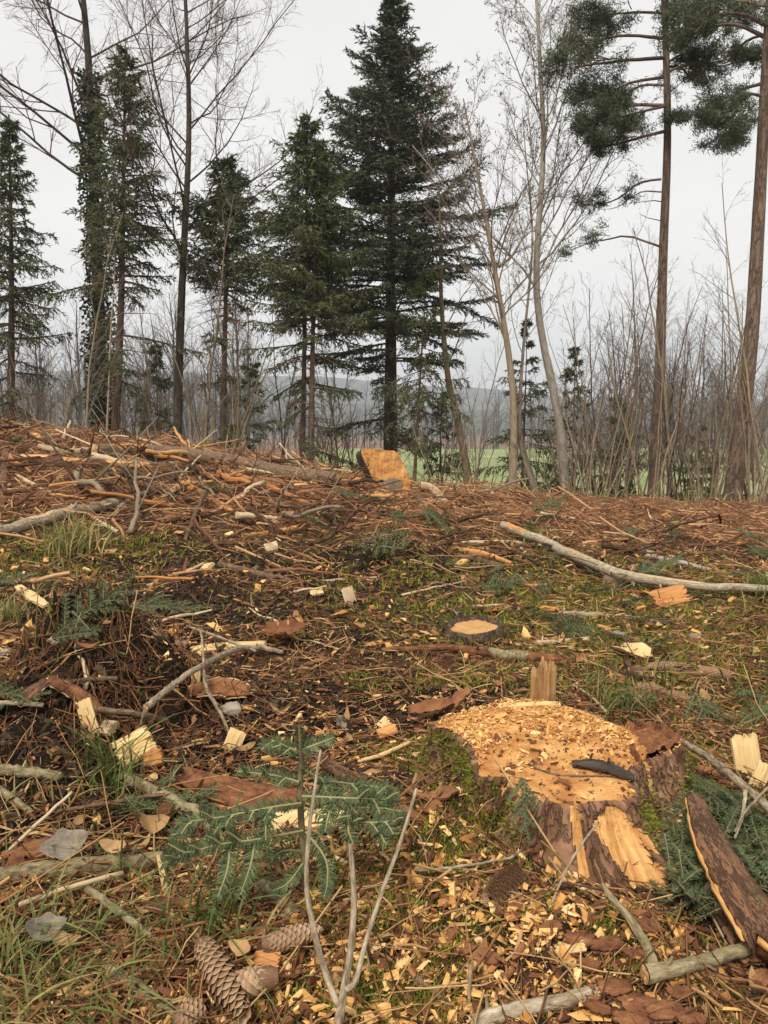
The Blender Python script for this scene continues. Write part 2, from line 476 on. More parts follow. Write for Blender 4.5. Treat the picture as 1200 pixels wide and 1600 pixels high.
mk('chip', [(.20, .08, .025), (.46, .21, .06), (.68, .38, .12), (.78, .51, .21), (.84, .64, .35)], (1, 1, 1), 60, wn=.25, wt=.75, bump=.3, bdist=.002)
mk('leaf_brown', [(.06, .022, .012), (.16, .06, .028), (.30, .13, .055), (.45, .24, .10)], (1, 1, 1), 30, wn=.45, wt=.55, bump=.4, trans=.15, bdist=.003)
mk('leaf_tan', [(.30, .17, .075), (.48, .29, .13), (.60, .40, .20)], (1, 1, 1), 40, wn=.5, wt=.5, bump=.5, trans=.2, bdist=.003)
mk('leaf_grey', [(.14, .11, .08), (.28, .235, .18), (.45, .39, .31)], (1, 1, 1), 70, wn=.7, wt=.3, bump=.9, trans=.1, bdist=.003)
mk('needle_fir', [(.020, .034, .013), (.045, .070, .026), (.090, .128, .050)], wn=.2, wt=.8, bump=0, rough=.55, trans=.12, spec=.4)
mk('needle_spruce', [(.036, .050, .016), (.080, .105, .034), (.150, .178, .066)], wn=.2, wt=.8, bump=0, rough=.6, trans=.12)
mk('needle_pine', [(.042, .058, .026), (.088, .116, .055), (.160, .195, .10)], wn=.2, wt=.8, bump=0, rough=.6, trans=.12)
mk('needle_dead', [(.12, .07, .045), (.24, .145, .09), (.36, .245, .155)], wn=.2, wt=.8, bump=0, trans=.1)
mk('needle_near', [(.034, .050, .021), (.070, .096, .042), (.12, .155, .068), (.21, .245, .11)], wn=.15, wt=.85, bump=0, rough=.6, trans=.2, spec=.15)
mk('twig_green', [(.16, .15, .06), (.25, .22, .10), (.36, .31, .15)], wn=.3, wt=.7, bump=0)
mk('ivy', [(.014, .030, .010), (.03, .058, .018), (.065, .10, .032)], wn=.2, wt=.8, bump=0, rough=.45, trans=.12)
mk('grass', [(.44, .33, .15), (.34, .28, .10), (.17, .19, .05), (.085, .125, .028), (.13, .19, .05)], wn=.1, wt=.9, bump=0, rough=.55, trans=.3)
mk('moss', [(.06, .066, .012), (.15, .16, .02), (.28, .285, .04), (.44, .42, .08)], wn=.2, wt=.8, bump=0, trans=.25)
mk('moss_mat', [(.04, .045, .012), (.09, .105, .02), (.17, .18, .035)], (1, 1, 1), 60, coord='obj', wn=1, wt=0, bump=1, bscale=220, bdist=.01)
mk('cone_scale', [(.09, .045, .024), (.22, .12, .065), (.38, .24, .135), (.55, .39, .24)], (1, 1, 1), 60, wn=.3, wt=.7, bump=.3, rough=.6, bdist=.002)
mk('stone', [(.20, .165, .125), (.33, .285, .225), (.46, .41, .335)], (1, 1, 1), 25, wn=.8, wt=.2, bump=.5, coord='obj', bdist=.004)
mk('far_tree', [(.05, .042, .036), (.085, .07, .06), (.12, .10, .085)], wn=.2, wt=.8, bump=0)
mk('hill', [(.03, .04, .03), (.05, .058, .042), (.08, .08, .06)], (1, 1, 1), .03, coord='obj', wn=1, wt=0, bump=0)
mk('meadow', [(.16, .195, .075), (.20, .24, .09), (.26, .285, .12), (.38, .34, .18)], (1, .35, 1), .35, coord='obj', wn=1, wt=0, bump=.4, bscale=3, bdist=.05)

# the ground: soil, litter, moss and red slash, by the painted-on zones of the place (attribute zone = moss, slash, soil)
def ground_mat():
    m = bpy.data.materials.new('ground'); m.use_nodes = True; MAT['ground'] = m
    nt = m.node_tree; N = nt.nodes; Lk = nt.links; p = N['Principled BSDF']
    p.inputs['Roughness'].default_value = .95; p.inputs['Specular IOR Level'].default_value = .15
    tc = N.new('ShaderNodeTexCoord')
    def noise(s, d=8, r=.7):
        n = N.new('ShaderNodeTexNoise'); n.inputs['Scale'].default_value = s; n.inputs['Detail'].default_value = d; n.inputs['Roughness'].default_value = r
        Lk.new(tc.outputs['Object'], n.inputs['Vector']); return n
    n1 = noise(9); n2 = noise(55); n3 = noise(3)
    zo = N.new('ShaderNodeAttribute'); zo.attribute_name = 'zone'
    sp = N.new('ShaderNodeSeparateColor'); Lk.new(zo.outputs['Color'], sp.inputs[0])
    base = ramp(nt, [(.3, (.026, .016, .010)), (.45, (.07, .042, .024)), (.55, (.13, .078, .043)), (.7, (.25, .16, .088))]); Lk.new(n2.outputs['Fac'], base.inputs[0])
    red = ramp(nt, [(.3, (.03, .016, .009)), (.46, (.12, .06, .031)), (.55, (.25, .13, .066)), (.68, (.44, .28, .155))]); Lk.new(n2.outputs['Fac'], red.inputs[0])
    soil = ramp(nt, [(.3, (.012, .008, .005)), (.5, (.030, .019, .011)), (.7, (.062, .038, .022))]); Lk.new(n2.outputs['Fac'], soil.inputs[0])
    moss = ramp(nt, [(.3, (.035, .036, .010)), (.5, (.10, .105, .022)), (.7, (.22, .215, .05))]); Lk.new(n2.outputs['Fac'], moss.inputs[0])
    def mask(ch, n, w=1.0):
        a = N.new('ShaderNodeMath'); a.operation = 'ADD'; Lk.new(sp.outputs[ch], a.inputs[0]); Lk.new(n.outputs['Fac'], a.inputs[1])
        r = N.new('ShaderNodeMapRange'); r.inputs['From Min'].default_value = .85; r.inputs['From Max'].default_value = 1.1; Lk.new(a.outputs[0], r.inputs[0]); return r
    c = base.outputs[0]
    for ch, rr, n in ((1, red, n3), (2, soil, n1), (0, moss, n1)):
        mx = N.new('ShaderNodeMixRGB'); k = mask(ch, n); Lk.new(k.outputs[0], mx.inputs[0]); Lk.new(c, mx.inputs[1]); Lk.new(rr.outputs[0], mx.inputs[2]); c = mx.outputs[0]
    Lk.new(c, p.inputs['Base Color'])
    bp = N.new('ShaderNodeBump'); bp.inputs['Strength'].default_value = 1; bp.inputs['Distance'].default_value = .02
    nb = noise(130, 8, .75); Lk.new(nb.outputs['Fac'], bp.inputs['Height']); Lk.new(bp.outputs[0], p.inputs['Normal'])
ground_mat()

# ------------------------------------------------------------------ the ground, one sheet to the horizon
def lines(parts):
    o = []
    for a, b, s0, s1 in parts:
        x = a; n = 0
        L = b - a
        while x < b - 1e-6:
            o.append(x); f = (x - a) / L; x += s0 + (s1 - s0) * f
    o.append(parts[-1][1]); return np.array(o)
gy = lines([(-40, -4, 6, 2), (-4, .7, .5, .05), (.7, 3.4, .015, .019), (3.4, 9, .02, .05), (9, 22, .08, .5), (22, 120, 1, 6), (120, 1500, 10, 60)])
gxp = lines([(0, 1.4, .017, .018), (1.4, 5, .02, .06), (5, 22, .06, .8), (22, 1400, 2, 80)])
gx = np.concatenate([-gxp[:0:-1], gxp])
X, Y = np.meshgrid(gx, gy)
Z = H(X, Y)

def zone_blobs(x, y, blobs):
    z = np.zeros_like(x)
    for bx, by, rx, ry, a in blobs:
        z = np.maximum(z, a * np.exp(-(((x - bx) / rx) ** 2 + ((y - by) / ry) ** 2)))
    return z
def blobs(lst):
    o = []
    for u, v, rx, ry, a in lst:
        p = G(u, v); o.append((p[0], p[1], rx, ry, a))
    return o
MOSS_B = blobs([(760, 1290, .16, .12, 1), (690, 1340, .18, .1, .9), (650, 1190, .10, .08, 1), (600, 1480, .16, .16, 1), (610, 1560, .10, .08, .9), (560, 1420, .08, .06, .7), (1150, 1540, .15, .1, .8), (960, 1480, .08, .08, .7),
                (870, 960, 1.2, .5, .75), (1100, 930, 1.2, .7, .8), (1000, 1040, .6, .35, .8), (1150, 1080, .5, .5, .7), (700, 1060, .4, .12, .5), (60, 880, .8, .5, .45), (120, 850, .5, .3, .5),
                (1100, 1220, .15, .2, .7), (700, 900, .7, .4, .35), (60, 1000, .3, .2, .3), (760, 850, 1.5, .6, .3)])
SOIL_B = blobs([(150, 1060, .5, .4, 1.2), (40, 1170, .45, .3, 1.1), (430, 1090, .8, .3, 1), (320, 940, 1.3, .5, 1), (560, 880, 1.6, .6, .9), (480, 960, 1.4, .5, 1), (250, 870, 1.5, .5, .8), (620, 1230, .2, .15, .6), (1150, 1420, .3, .2, .8)])
def zones(x, y):
    moss = zone_blobs(x, y, MOSS_B); soil = zone_blobs(x, y, SOIL_B)
    red = sstep(4.4, 5.6, y + 0.4 * pn(x * .8, y * .8, 31))
    return moss, red, soil
mo_, re_, so_ = zones(X, Y)
g = Geo()
nx = len(gx); ny = len(gy)
ii = (np.arange(ny - 1)[:, None] * nx + np.arange(nx - 1)[None]).reshape(-1)
QG = np.stack([ii, ii + 1, ii + nx + 1, ii + nx], -1)
g.add(np.stack([X, Y, Z], -1), QG)
ground = kind(g.obj('ground', 'ground'), 'structure')
za = ground.data.attributes.new('zone', 'FLOAT_COLOR', 'POINT')
za.data.foreach_set('color', np.stack([mo_, re_, so_, np.ones_like(mo_)], -1).astype(np.float32).ravel())

# meadow behind the trees, a sheet on the ground
jy = np.where((gy > 21) & (gy < 118))[0]; jx = np.where((gx > -7.5) & (gx < 120) & ((np.arange(len(gx)) % 5 == 0) | (np.abs(gx) > 14)))[0]
Xm, Ym = X[np.ix_(jy, jx)], Y[np.ix_(jy, jx)]; Zm = Z[np.ix_(jy, jx)] + .05
nm = len(jx); im = (np.arange(len(jy) - 1)[:, None] * nm + np.arange(nm - 1)[None]).reshape(-1)
kind(Geo().add(np.stack([Xm, Ym, Zm], -1), np.stack([im, im + 1, im + nm + 1, im + nm], -1)).obj('meadow', 'meadow'), 'structure')

# wooded hills on the horizon
def hill(name, yc, prof, depth, seed):
    xs = np.linspace(-900, 900, 181); ys = np.linspace(0, 1, 24)
    XX, YY = np.meshgrid(xs, ys)
    h = np.interp(XX, *prof) * (1 + .12 * pn(XX * .008, YY * 0 + seed, seed))
    ZZ = -12 + h * np.sin(YY * PI) ** .8 + 1.6 * pn(XX * .12, YY * 9, seed + 1) * np.sin(YY * PI)
    n = 181; q = (np.arange(23)[:, None] * n + np.arange(n - 1)[None]).reshape(-1)
    kind(Geo().add(np.stack([XX, yc + (YY - .5) * depth, ZZ], -1), np.stack([q, q + 1, q + n + 1, q + n], -1)).obj(name, 'hill'), 'structure')
hill('hills', 820, ([-900, -420, -250, -80, 60, 200, 420, 900], [52, 56, 60, 52, 44, 34, 30, 34]), 300, 41)
hill('hills', 480, ([-900, -250, -120, -20, 60, 160, 300, 900], [24, 24, 23, 20, 17, 17, 22, 26]), 120, 47)
# ------------------------------------------------------------------ trees
def trunk_path(px, y, n=14, ext=None):
    """world path of a trunk from photo pixels at distance y, carried down into the ground; ext metres added on top"""
    pts = [at_y(u, v, y) for u, v in px]
    b = pts[0]; zb = float(H(b[0], b[1])) - .12
    if b[2] - zb > .3: pts = [np.array([b[0], y, zb])] + pts
    else: pts[0] = np.array([b[0], y, min(zb, b[2])])
    pts = np.array(pts)
    if ext:
        pts = np.concatenate([pts, [pts[-1] + unit(pts[-1] - pts[-2]) * ext]])
    s = np.concatenate([[0], np.cumsum(np.linalg.norm(np.diff(pts, axis=0), axis=1))])
    fine = catmull(pts, 80)
    s = np.concatenate([[0], np.cumsum(np.linalg.norm(np.diff(fine, axis=0), axis=1))])
    q = np.linspace(0, s[-1], n)
    return np.stack([np.interp(q, s, fine[:, k]) for k in range(3)], -1)

def trunk_radii(r0, n, flare=.35, tip=.12, p=.9):
    t = np.linspace(0, 1, n)
    return r0 * ((1 - t) ** p * (1 - tip) + tip) * (1 + flare * np.exp(-t * 14))

def bare_tree(name, label, px, y, r0, bark, twm, ext=2.5, limbs=14, t0=.35, up=.06, ang=(.5, 1.0), lf=(.25, .5), n2=8, n3=6, n4=0, extra=None, ltab=None, group=None, wig=.10, seed=None, dense_r=.0035):
    P = trunk_path(px, y, 22, ext); R = trunk_radii(r0, 22)
    root = thing(name, label, 'tree', P[0], group)
    g = Geo(); tubes(g, P[None], R[None], 12, rng.random(1), lump=.06)
    if extra:
        for ex, er in extra:
            Pe = np.array([at_y(u, v, y + .1) for u, v in ex]); Pe = catmull(Pe, 12)
            tubes(g, Pe[None], (r0 * er * np.linspace(1, .3, 12))[None], 8, rng.random(1), lump=.05)
    g.obj('trunk', bark, root)
    PP, RR = P[None], R[None]
    A, AR = grow(PP, RR, limbs, t0, .98, ang[0], ang[1], lf[0], lf[1], 9, up, wig, .34, .005, .55, ltab)
    g1 = Geo(); tubes(g1, A, AR, 5, rng.random(len(A)))
    if extra:
        Pe = np.stack([catmull(np.array([at_y(u, v, y + .1) for u, v in ex]), 9) for ex, er in extra]); 
        A = np.concatenate([A, Pe]); AR = np.concatenate([AR, np.full((len(Pe), 9), r0 * .25)])
    g1.obj('limbs', bark, root)
    B, BR = grow(A, AR, n2, .15, 1, .4, .95, .25, .5, 6, up, wig * 1.3, .55, dense_r, .5)
    C, CR = grow(B, BR, n3, .15, 1, .4, 1.0, .3, .6, 4, up, wig * 1.5, .6, dense_r * .75, .5)
    g2 = Geo(); tubes(g2, B, BR, 4, rng.random(len(B))); tubes(g2, C, CR, 3, rng.random(len(C)))
    if n4:
        D, DR = grow(C, CR, n4, .2, 1, .4, 1.0, .35, .7, 3, up, .15, .7, dense_r * .6, .4)
        ribbons(g2, D, DR * 1.2, perp(unit(D[:, -1] - D[:, 0])), rng.random(len(D)))
        C = np.concatenate([C.reshape(-1, 3)[::4], D.reshape(-1, 3)])
    g2.obj('twigs', twm, root)
    return root, C

def needles_on(g, Q, nb, ln, wd, spread=.75, tint0=None):
    """blade-shaped needle tufts all along the twigs Q (N,K,3)"""
    N = len(Q)
    idx = np.repeat(np.arange(N), nb); t = (np.tile(np.arange(nb), N) + rng.random(N * nb)) / nb
    B, T, _ = along(Q, np.zeros(Q.shape[:2]), idx, t)
    s = perp(T); D = unit(T * math.cos(spread) + s * math.sin(spread)) * (ln * rng.uniform(.7, 1.25, len(idx)))[:, None]
    side = unit(np.cross(D, rand_dirs(len(idx)))) * wd
    base = rng.random(N) if tint0 is None else tint0
    tint = np.clip(base[idx] * .6 + rng.random(len(idx)) * .4, 0, 1)
    blades(g, B, D, side, tint)

def conifer(name, label, px, y, r0, prof, bark='bark_spruce', needle='needle_spruce', ext=None, whorls=26, per=5, elev=(.8, -.3), droop=.12, t_green=.35, t_dead=.1,
            hang=.35, twig_l=.32, twig_sp=.078, nb=9, nl=.068, nw=.0115, sparse=1.0, group=None, ivy=0, dead_n=26, dead_l=.9, dens=None, dead_top=None):
    """prof: (fractions of height, branch lengths in m); green crown from t_green up, dead brown branches from t_dead to a little above it"""
    K = 18
    P = trunk_path(px, y, K, ext); R = trunk_radii(r0, K, tip=.06)
    root = thing(name, label, 'tree', P[0], group)
    g = Geo(); tubes(g, P[None], R[None], 12, rng.random(1), lump=.05); g.obj('trunk', bark, root)
    # green branches
    n = whorls * per
    h = np.repeat(np.linspace(t_green, .965, whorls), per) + rng.normal(0, .010 if whorls > 17 else .03, n)
    h = np.clip(h, 0, .99)
    if dens: q_ = rng.random(n) < np.interp(h, *dens); h = h[q_]; n = len(h)
    keep = rng.random(n) < sparse * np.clip(1.05 + 1.1 * pn(h * 13, np.arange(n) * .37, n + 3), .25, 1); h = h[keep]; n = len(h)
    B, T, r = along(P[None], R[None], np.zeros(n, int), h)
    az = np.arange(n) * 2.399 + rng.normal(0, .4, n)
    Lb = np.interp(h, *prof) * rng.uniform(.5, 1.3, n) * (1 + .5 * pn(az * .9, h * 9, int(n)))
    el = np.interp(h, [t_green, 1], [elev[1], elev[0]]) + rng.normal(0, .12, n)
    D = np.stack([np.cos(az) * np.cos(el), np.sin(az) * np.cos(el), np.sin(el)], -1)
    KB = 7
    Q = np.empty((n, KB, 3)); Q[:, 0] = B
    for k in range(1, KB):
        dz = -droop * (1 - 1.7 * k / KB)          # sag first, lift at the tip
        D = unit(D + np.array([0, 0, dz]) + .05 * rng.normal(size=D.shape))
        Q[:, k] = Q[:, k - 1] + D * (Lb / (KB - 1))[:, None]
    QR = np.maximum(np.minimum(r * .45, .02), .006)[:, None] * np.linspace(1, .25, KB)[None]
    gb = Geo(); tubes(gb, Q, QR, 4, rng.random(n))
    # side twigs in the plane of the branch, hanging a little
    m = np.maximum((Lb / twig_sp).astype(int), 4) * 2
    idx = np.repeat(np.arange(n), m)
    cnt = np.concatenate([np.arange(k) for k in m]); t = .12 + .88 * (cnt // 2 + rng.random(len(cnt))) / (m[idx] / 2)
    t = np.clip(t, 0, .99)
    Bt, Tt, _ = along(Q, QR, idx, t)
    sd = np.where(cnt % 2 == 0, 1, -1)[:, None]
    hz = unit(np.cross(Tt, np.array([0, 0, 1.0])))
    dr = unit(Tt * .75 + hz * sd * .8 + np.array([0, 0, -1.0]) * (hang * rng.uniform(.3, 1.3, len(idx)))[:, None] + .15 * rng.normal(size=Tt.shape))
    lt = (np.minimum(twig_l, Lb[idx] * .45) * (1 - .65 * t) + .05) * rng.uniform(.7, 1.2, len(idx))
    W = np.stack([Bt, Bt + dr * (lt * .5)[:, None], Bt + unit(dr + np.array([0, 0, -.3 * hang])) * lt[:, None]], 1)
    ld = np.stack([along(P[None], R[None], np.zeros(3, int), np.array(q))[0] for q in ([.86, .90, .94], [.92, .95, .98], [.95, .975, .999])])
    W = np.concatenate([W, Q[:, 4:7], ld])
    tubes(gb, W[:len(idx)], np.full((len(idx), 3), .003), 3, rng.random(len(idx)))
    gb.obj('branches', 'twig', root)
    gn = Geo()
    ttint = np.clip(rng.normal(.45, .22, len(W)), 0, 1)
    needles_on(gn, W, nb, nl, nw, tint0=ttint)
    gn.obj('crown', needle, root, smooth=False)
    if dead_n:
        hd = rng.uniform(t_dead, dead_top or t_green + .12, dead_n)
        B, T, r = along(P[None], R[None], np.zeros(dead_n, int), hd)
        az = rng.uniform(0, 2 * PI, dead_n); el = rng.uniform(-.5, .1, dead_n)
        D = np.stack([np.cos(az) * np.cos(el), np.sin(az) * np.cos(el), np.sin(el)], -1)
        Q = np.empty((dead_n, 6, 3)); Q[:, 0] = B; L = dead_l * rng.uniform(.4, 1.3, dead_n)
        for k in range(1, 6):
            D = unit(D + np.array([0, 0, -.06]) + .1 * rng.normal(size=D.shape)); Q[:, k] = Q[:, k - 1] + D * (L / 5)[:, None]
        gd = Geo(); tubes(gd, Q, np.full((dead_n, 6), .008) * np.linspace(1, .3, 6), 4, rng.random(dead_n))
        C, CR = grow(Q, np.full((dead_n, 6), .006), 6, .15, 1, .5, 1.1, .15, .4, 4, -.08, .12, .6, .0025, .4)
        tubes(gd, C, CR, 3, rng.random(len(C)))
        E, ER = grow(C, CR, 3, .2, 1, .5, 1.1, .3, .6, 3, -.06, .15, .6, .002, .3)
        tubes(gd, E, ER, 3, rng.random(len(E)))
        gd.obj('dead_branches', 'needle_dead', root)
    if ivy: ivy_on(root, P, R, ivy, .55)
    return root

def ivy_on(root, P, R, n, tmax):
    t = rng.random(n) ** 1.0 * tmax
    B, T, r = along(P[None], R[None], np.zeros(n, int), t)
    s = perp(T); thick = .02 + .20 * rng.random(n) ** 1.5 * np.clip(.3 + 1.6 * pn(t * 16, t * 0, 3) + .4, .05, 1.4)
    C = B + s * (r + thick)[:, None]
    D = unit(s * .6 + np.array([0, 0, -.5]) + .5 * rng.normal(size=s.shape)) * rng.uniform(.05, .085, n)[:, None]
    sd = unit(np.cross(D, rand_dirs(n))) * .028
    g = Geo(); diamonds(g, C, D, sd, np.clip(rng.normal(.45, .25, n), 0, 1)); g.obj('ivy', 'ivy', root, smooth=False)

def buds_on(root, C, n, ln, wd, mat, down=-.6):
    """catkins and buds hanging from the finest twigs"""
    C = C.reshape(-1, 3); k = rng.integers(0, len(C), n)
    D = unit(np.array([0, 0, down]) + .6 * rng.normal(size=(n, 3))) * (ln * rng.uniform(.6, 1.3, n))[:, None]
    g = Geo(); diamonds(g, C[k], D, unit(np.cross(D, rand_dirs(n))) * wd, rng.random(n)); g.obj('buds', mat, root, smooth=False)

# --- the row behind the clearing, left to right
conifer('spruce_tree', 'slim spruce with hanging green boughs at the far left edge', [(18, 660), (18, 420), (14, 178)], 13, .085,
        ([.2, .45, .75, 1], [.95, .85, .5, .06]), whorls=34, per=6, t_green=.22, hang=.7, droop=.15, sparse=1, dens=([.22, .45, .55, 1], [.15, .35, .7, .95]), dead_n=30, dead_top=.6, nb=9)
r_, C_ = bare_tree('ivy_clad_tree', 'bare tree with an ivy-covered trunk and wide arching limbs, left', [(160, 690), (152, 420), (143, 220), (138, 90), (124, -60)], 14, .145, 'bark_dark', 'twig_red',
          ext=1.6, limbs=19, t0=.48, ang=(.75, 1.25), lf=(.28, .46), n2=11, n3=8, n4=4, up=.04, dense_r=.0035)
ivy_on(r_, trunk_path([(160, 690), (152, 420), (143, 220), (138, 90), (124, -60)], 14, 22, 1.6), trunk_radii(.145, 22), 6500, .70)
conifer('spruce_tree', 'tall spruce with pinkish bark beside the ivy-covered trunk', [(180, 690), (190, 450), (196, 60)], 12.5, .085,
        ([.2, .4, .7, 1], [.85, .95, .75, .06]), whorls=44, per=6, t_green=.16, hang=.6, sparse=1, dens=([.16, .50, .60, 1], [.08, .16, .9, 1]), dead_n=46, dead_top=.66, dead_l=.7, nb=9)
r_, C_ = bare_tree('ash_tree', 'tall straight bare tree with upswept branches right of the ivy tree', [(277, 690), (284, 460), (295, 220), (292, 60), (288, -40)], 13, .085, 'bark_dark', 'twig_red',
          ext=1.8, limbs=34, t0=.40, ang=(.75, 1.2), lf=(.20, .36), n2=10, n3=8, n4=3, up=.075, wig=.08)
conifer('spruce_tree', 'short spruce with a green top and brown dead lower boughs', [(348, 700), (352, 500), (356, 240)], 13.5, .075,
        ([.2, .55, .62, .8, 1], [.6, .75, .95, .7, .05]), whorls=44, per=8, t_green=.2, t_dead=.50, hang=.5, dens=([.2, .62, .68, 1], [.03, .06, 1, 1]), dead_n=90, dead_top=.72, dead_l=.55, nb=10)
conifer('spruce_tree', 'spruce whose thin brown trunk stands left of its twin', [(472, 735), (476, 520), (480, 175)], 12.3, .055,
        ([.25, .5, .75, 1], [.8, 1.15, .85, .06]), whorls=40, per=7, t_green=.16, hang=.6, dens=([.16, .48, .58, 1], [.05, .12, 1, 1]), dead_n=40, dead_l=.5, dead_top=.62, nb=9)
conifer('spruce_tree', 'twin spruce trunk, right one of the pair by the big fir', [(486, 735), (489, 520), (497, 215)], 12, .06,
        ([.25, .5, .75, 1], [.6, .9, .6, .05]), whorls=34, per=6, t_green=.16, hang=.6, dens=([.16, .48, .58, 1], [.05, .12, 1, 1]), dead_n=36, dead_l=.5, dead_top=.62, nb=9)
conifer('fir_tree', 'big dense dark fir in the middle of the row', [(610, 725), (611, 400), (613, -25)], 14, .14,
        ([.16, .36, .5, .65, .8, 1], [1.2, 1.65, 1.7, 1.35, .8, .06]), bark='bark_dark', needle='needle_fir', whorls=48, per=8, t_green=.14, dens=([.14, .30, .40, 1], [.05, .14, .92, 1]), elev=(.85, -.15), droop=.10, hang=.22,
        twig_l=.42, twig_sp=.064, nb=10, nl=.07, nw=.013, dead_n=26, dead_l=.9)
conifer('spruce_tree', 'thin young spruce with a reddish trunk right of the big fir', [(648, 745), (656, 600), (668, 400)], 12.6, .035,
        ([.2, .5, 1], [.75, .75, .05]), whorls=15, per=5, t_green=.40, hang=.9, sparse=.8, dead_n=16, dead_l=.45, nb=9)
r_, C_ = bare_tree('leaning_tree', 'bare tree whose trunk leans left, right of the big fir', [(733, 760), (716, 660), (700, 590), (690, 480), (688, 380)], 13, .075, 'bark_green', 'twig_grey', ext=1.0, limbs=9, t0=.45, lf=(.18, .34), n2=6, n3=4)
r_, C_ = bare_tree('aspen_tree', 'grey aspen curving left above its base, with hanging catkins', [(800, 785), (803, 660), (797, 570), (778, 450), (757, 330), (742, 250)], 12.2, .072, 'bark_grey', 'twig_grey',
          ext=.9, limbs=24, t0=.42, lf=(.20, .40), n2=9, n3=7, n4=3, extra=[([(836, 770), (812, 690), (804, 610)], .7), ([(770, 420), (800, 400), (826, 350), (848, 300)], .35)])
buds_on(r_, C_, 1800, .05, .008, 'twig_red')
r_, C_ = bare_tree('aspen_tree', 'tall pale aspen bending as it rises, full of fine twigs', [(884, 775), (874, 660), (846, 520), (838, 420), (849, 240), (845, 120), (836, -40)], 12.6, .078, 'bark_pale', 'twig_grey',
          ext=1.4, limbs=32, t0=.38, lf=(.18, .34), n2=9, n3=8, n4=4, up=.09, ang=(.6, 1.1))
buds_on(r_, C_, 2400, .055, .009, 'twig_red')
r_, C_ = bare_tree('aspen_tree', 'slender pale aspen crossing between the two thicker aspens', [(842, 775), (824, 720), (812, 660), (818, 540), (832, 380), (822, 250)], 13.2, .038, 'bark_pale', 'twig_grey',
          ext=.8, limbs=14, t0=.4, lf=(.16, .32), n2=7, n3=5, n4=2, up=.08)
conifer('young_spruce', 'small green spruce between the two aspen trunks', [(815, 770), (820, 640), (824, 505)], 13.6, .03, ([.1, .5, 1], [.75, .6, .05]), whorls=17, per=4, t_green=.12, hang=.6, sparse=.8, dead_n=0, nb=9)
conifer('young_spruce', 'small green spruce right of the tall pale aspen', [(893, 770), (897, 640), (898, 545)], 13.4, .03, ([.1, .5, 1], [.7, .5, .05]), whorls=15, per=4, t_green=.15, hang=.6, sparse=.8, dead_n=0, nb=8)
conifer('young_spruce', 'young spruce low beside the twin spruce trunks', [(385, 720), (388, 640), (392, 560)], 13.2, .03, ([.1, .5, 1], [.65, .5, .05]), whorls=9, per=5, t_green=.25, hang=.4, dead_n=0, nb=10)

conifer('young_spruce', 'small green spruce in the thicket left of the orange-brown pine', [(968, 790), (970, 700), (966, 620)], 12.8, .025, ([.1, .5, 1], [.6, .45, .05]), whorls=13, per=4, t_green=.2, hang=.6, sparse=.7, dead_n=0, nb=8)
conifer('young_spruce', 'low green spruce in the thicket between the two pines', [(1092, 800), (1090, 730), (1094, 665)], 12.5, .022, ([.1, .5, 1], [.5, .4, .05]), whorls=10, per=4, t_green=.2, hang=.6, sparse=.7, dead_n=0, nb=8)
conifer('young_spruce', 'small green spruce just right of the big fir trunk', [(690, 755), (688, 690), (692, 610)], 13.4, .025, ([.1, .5, 1], [.6, .45, .05]), whorls=12, per=4, t_green=.2, hang=.7, sparse=.7, dead_n=0, nb=8)
conifer('young_spruce', 'small green spruce left of the tall straight bare tree', [(245, 700), (246, 640), (243, 540)], 13.6, .028, ([.1, .5, 1], [.7, .55, .05]), whorls=14, per=4, t_green=.2, hang=.7, sparse=.7, dead_n=0, nb=8)
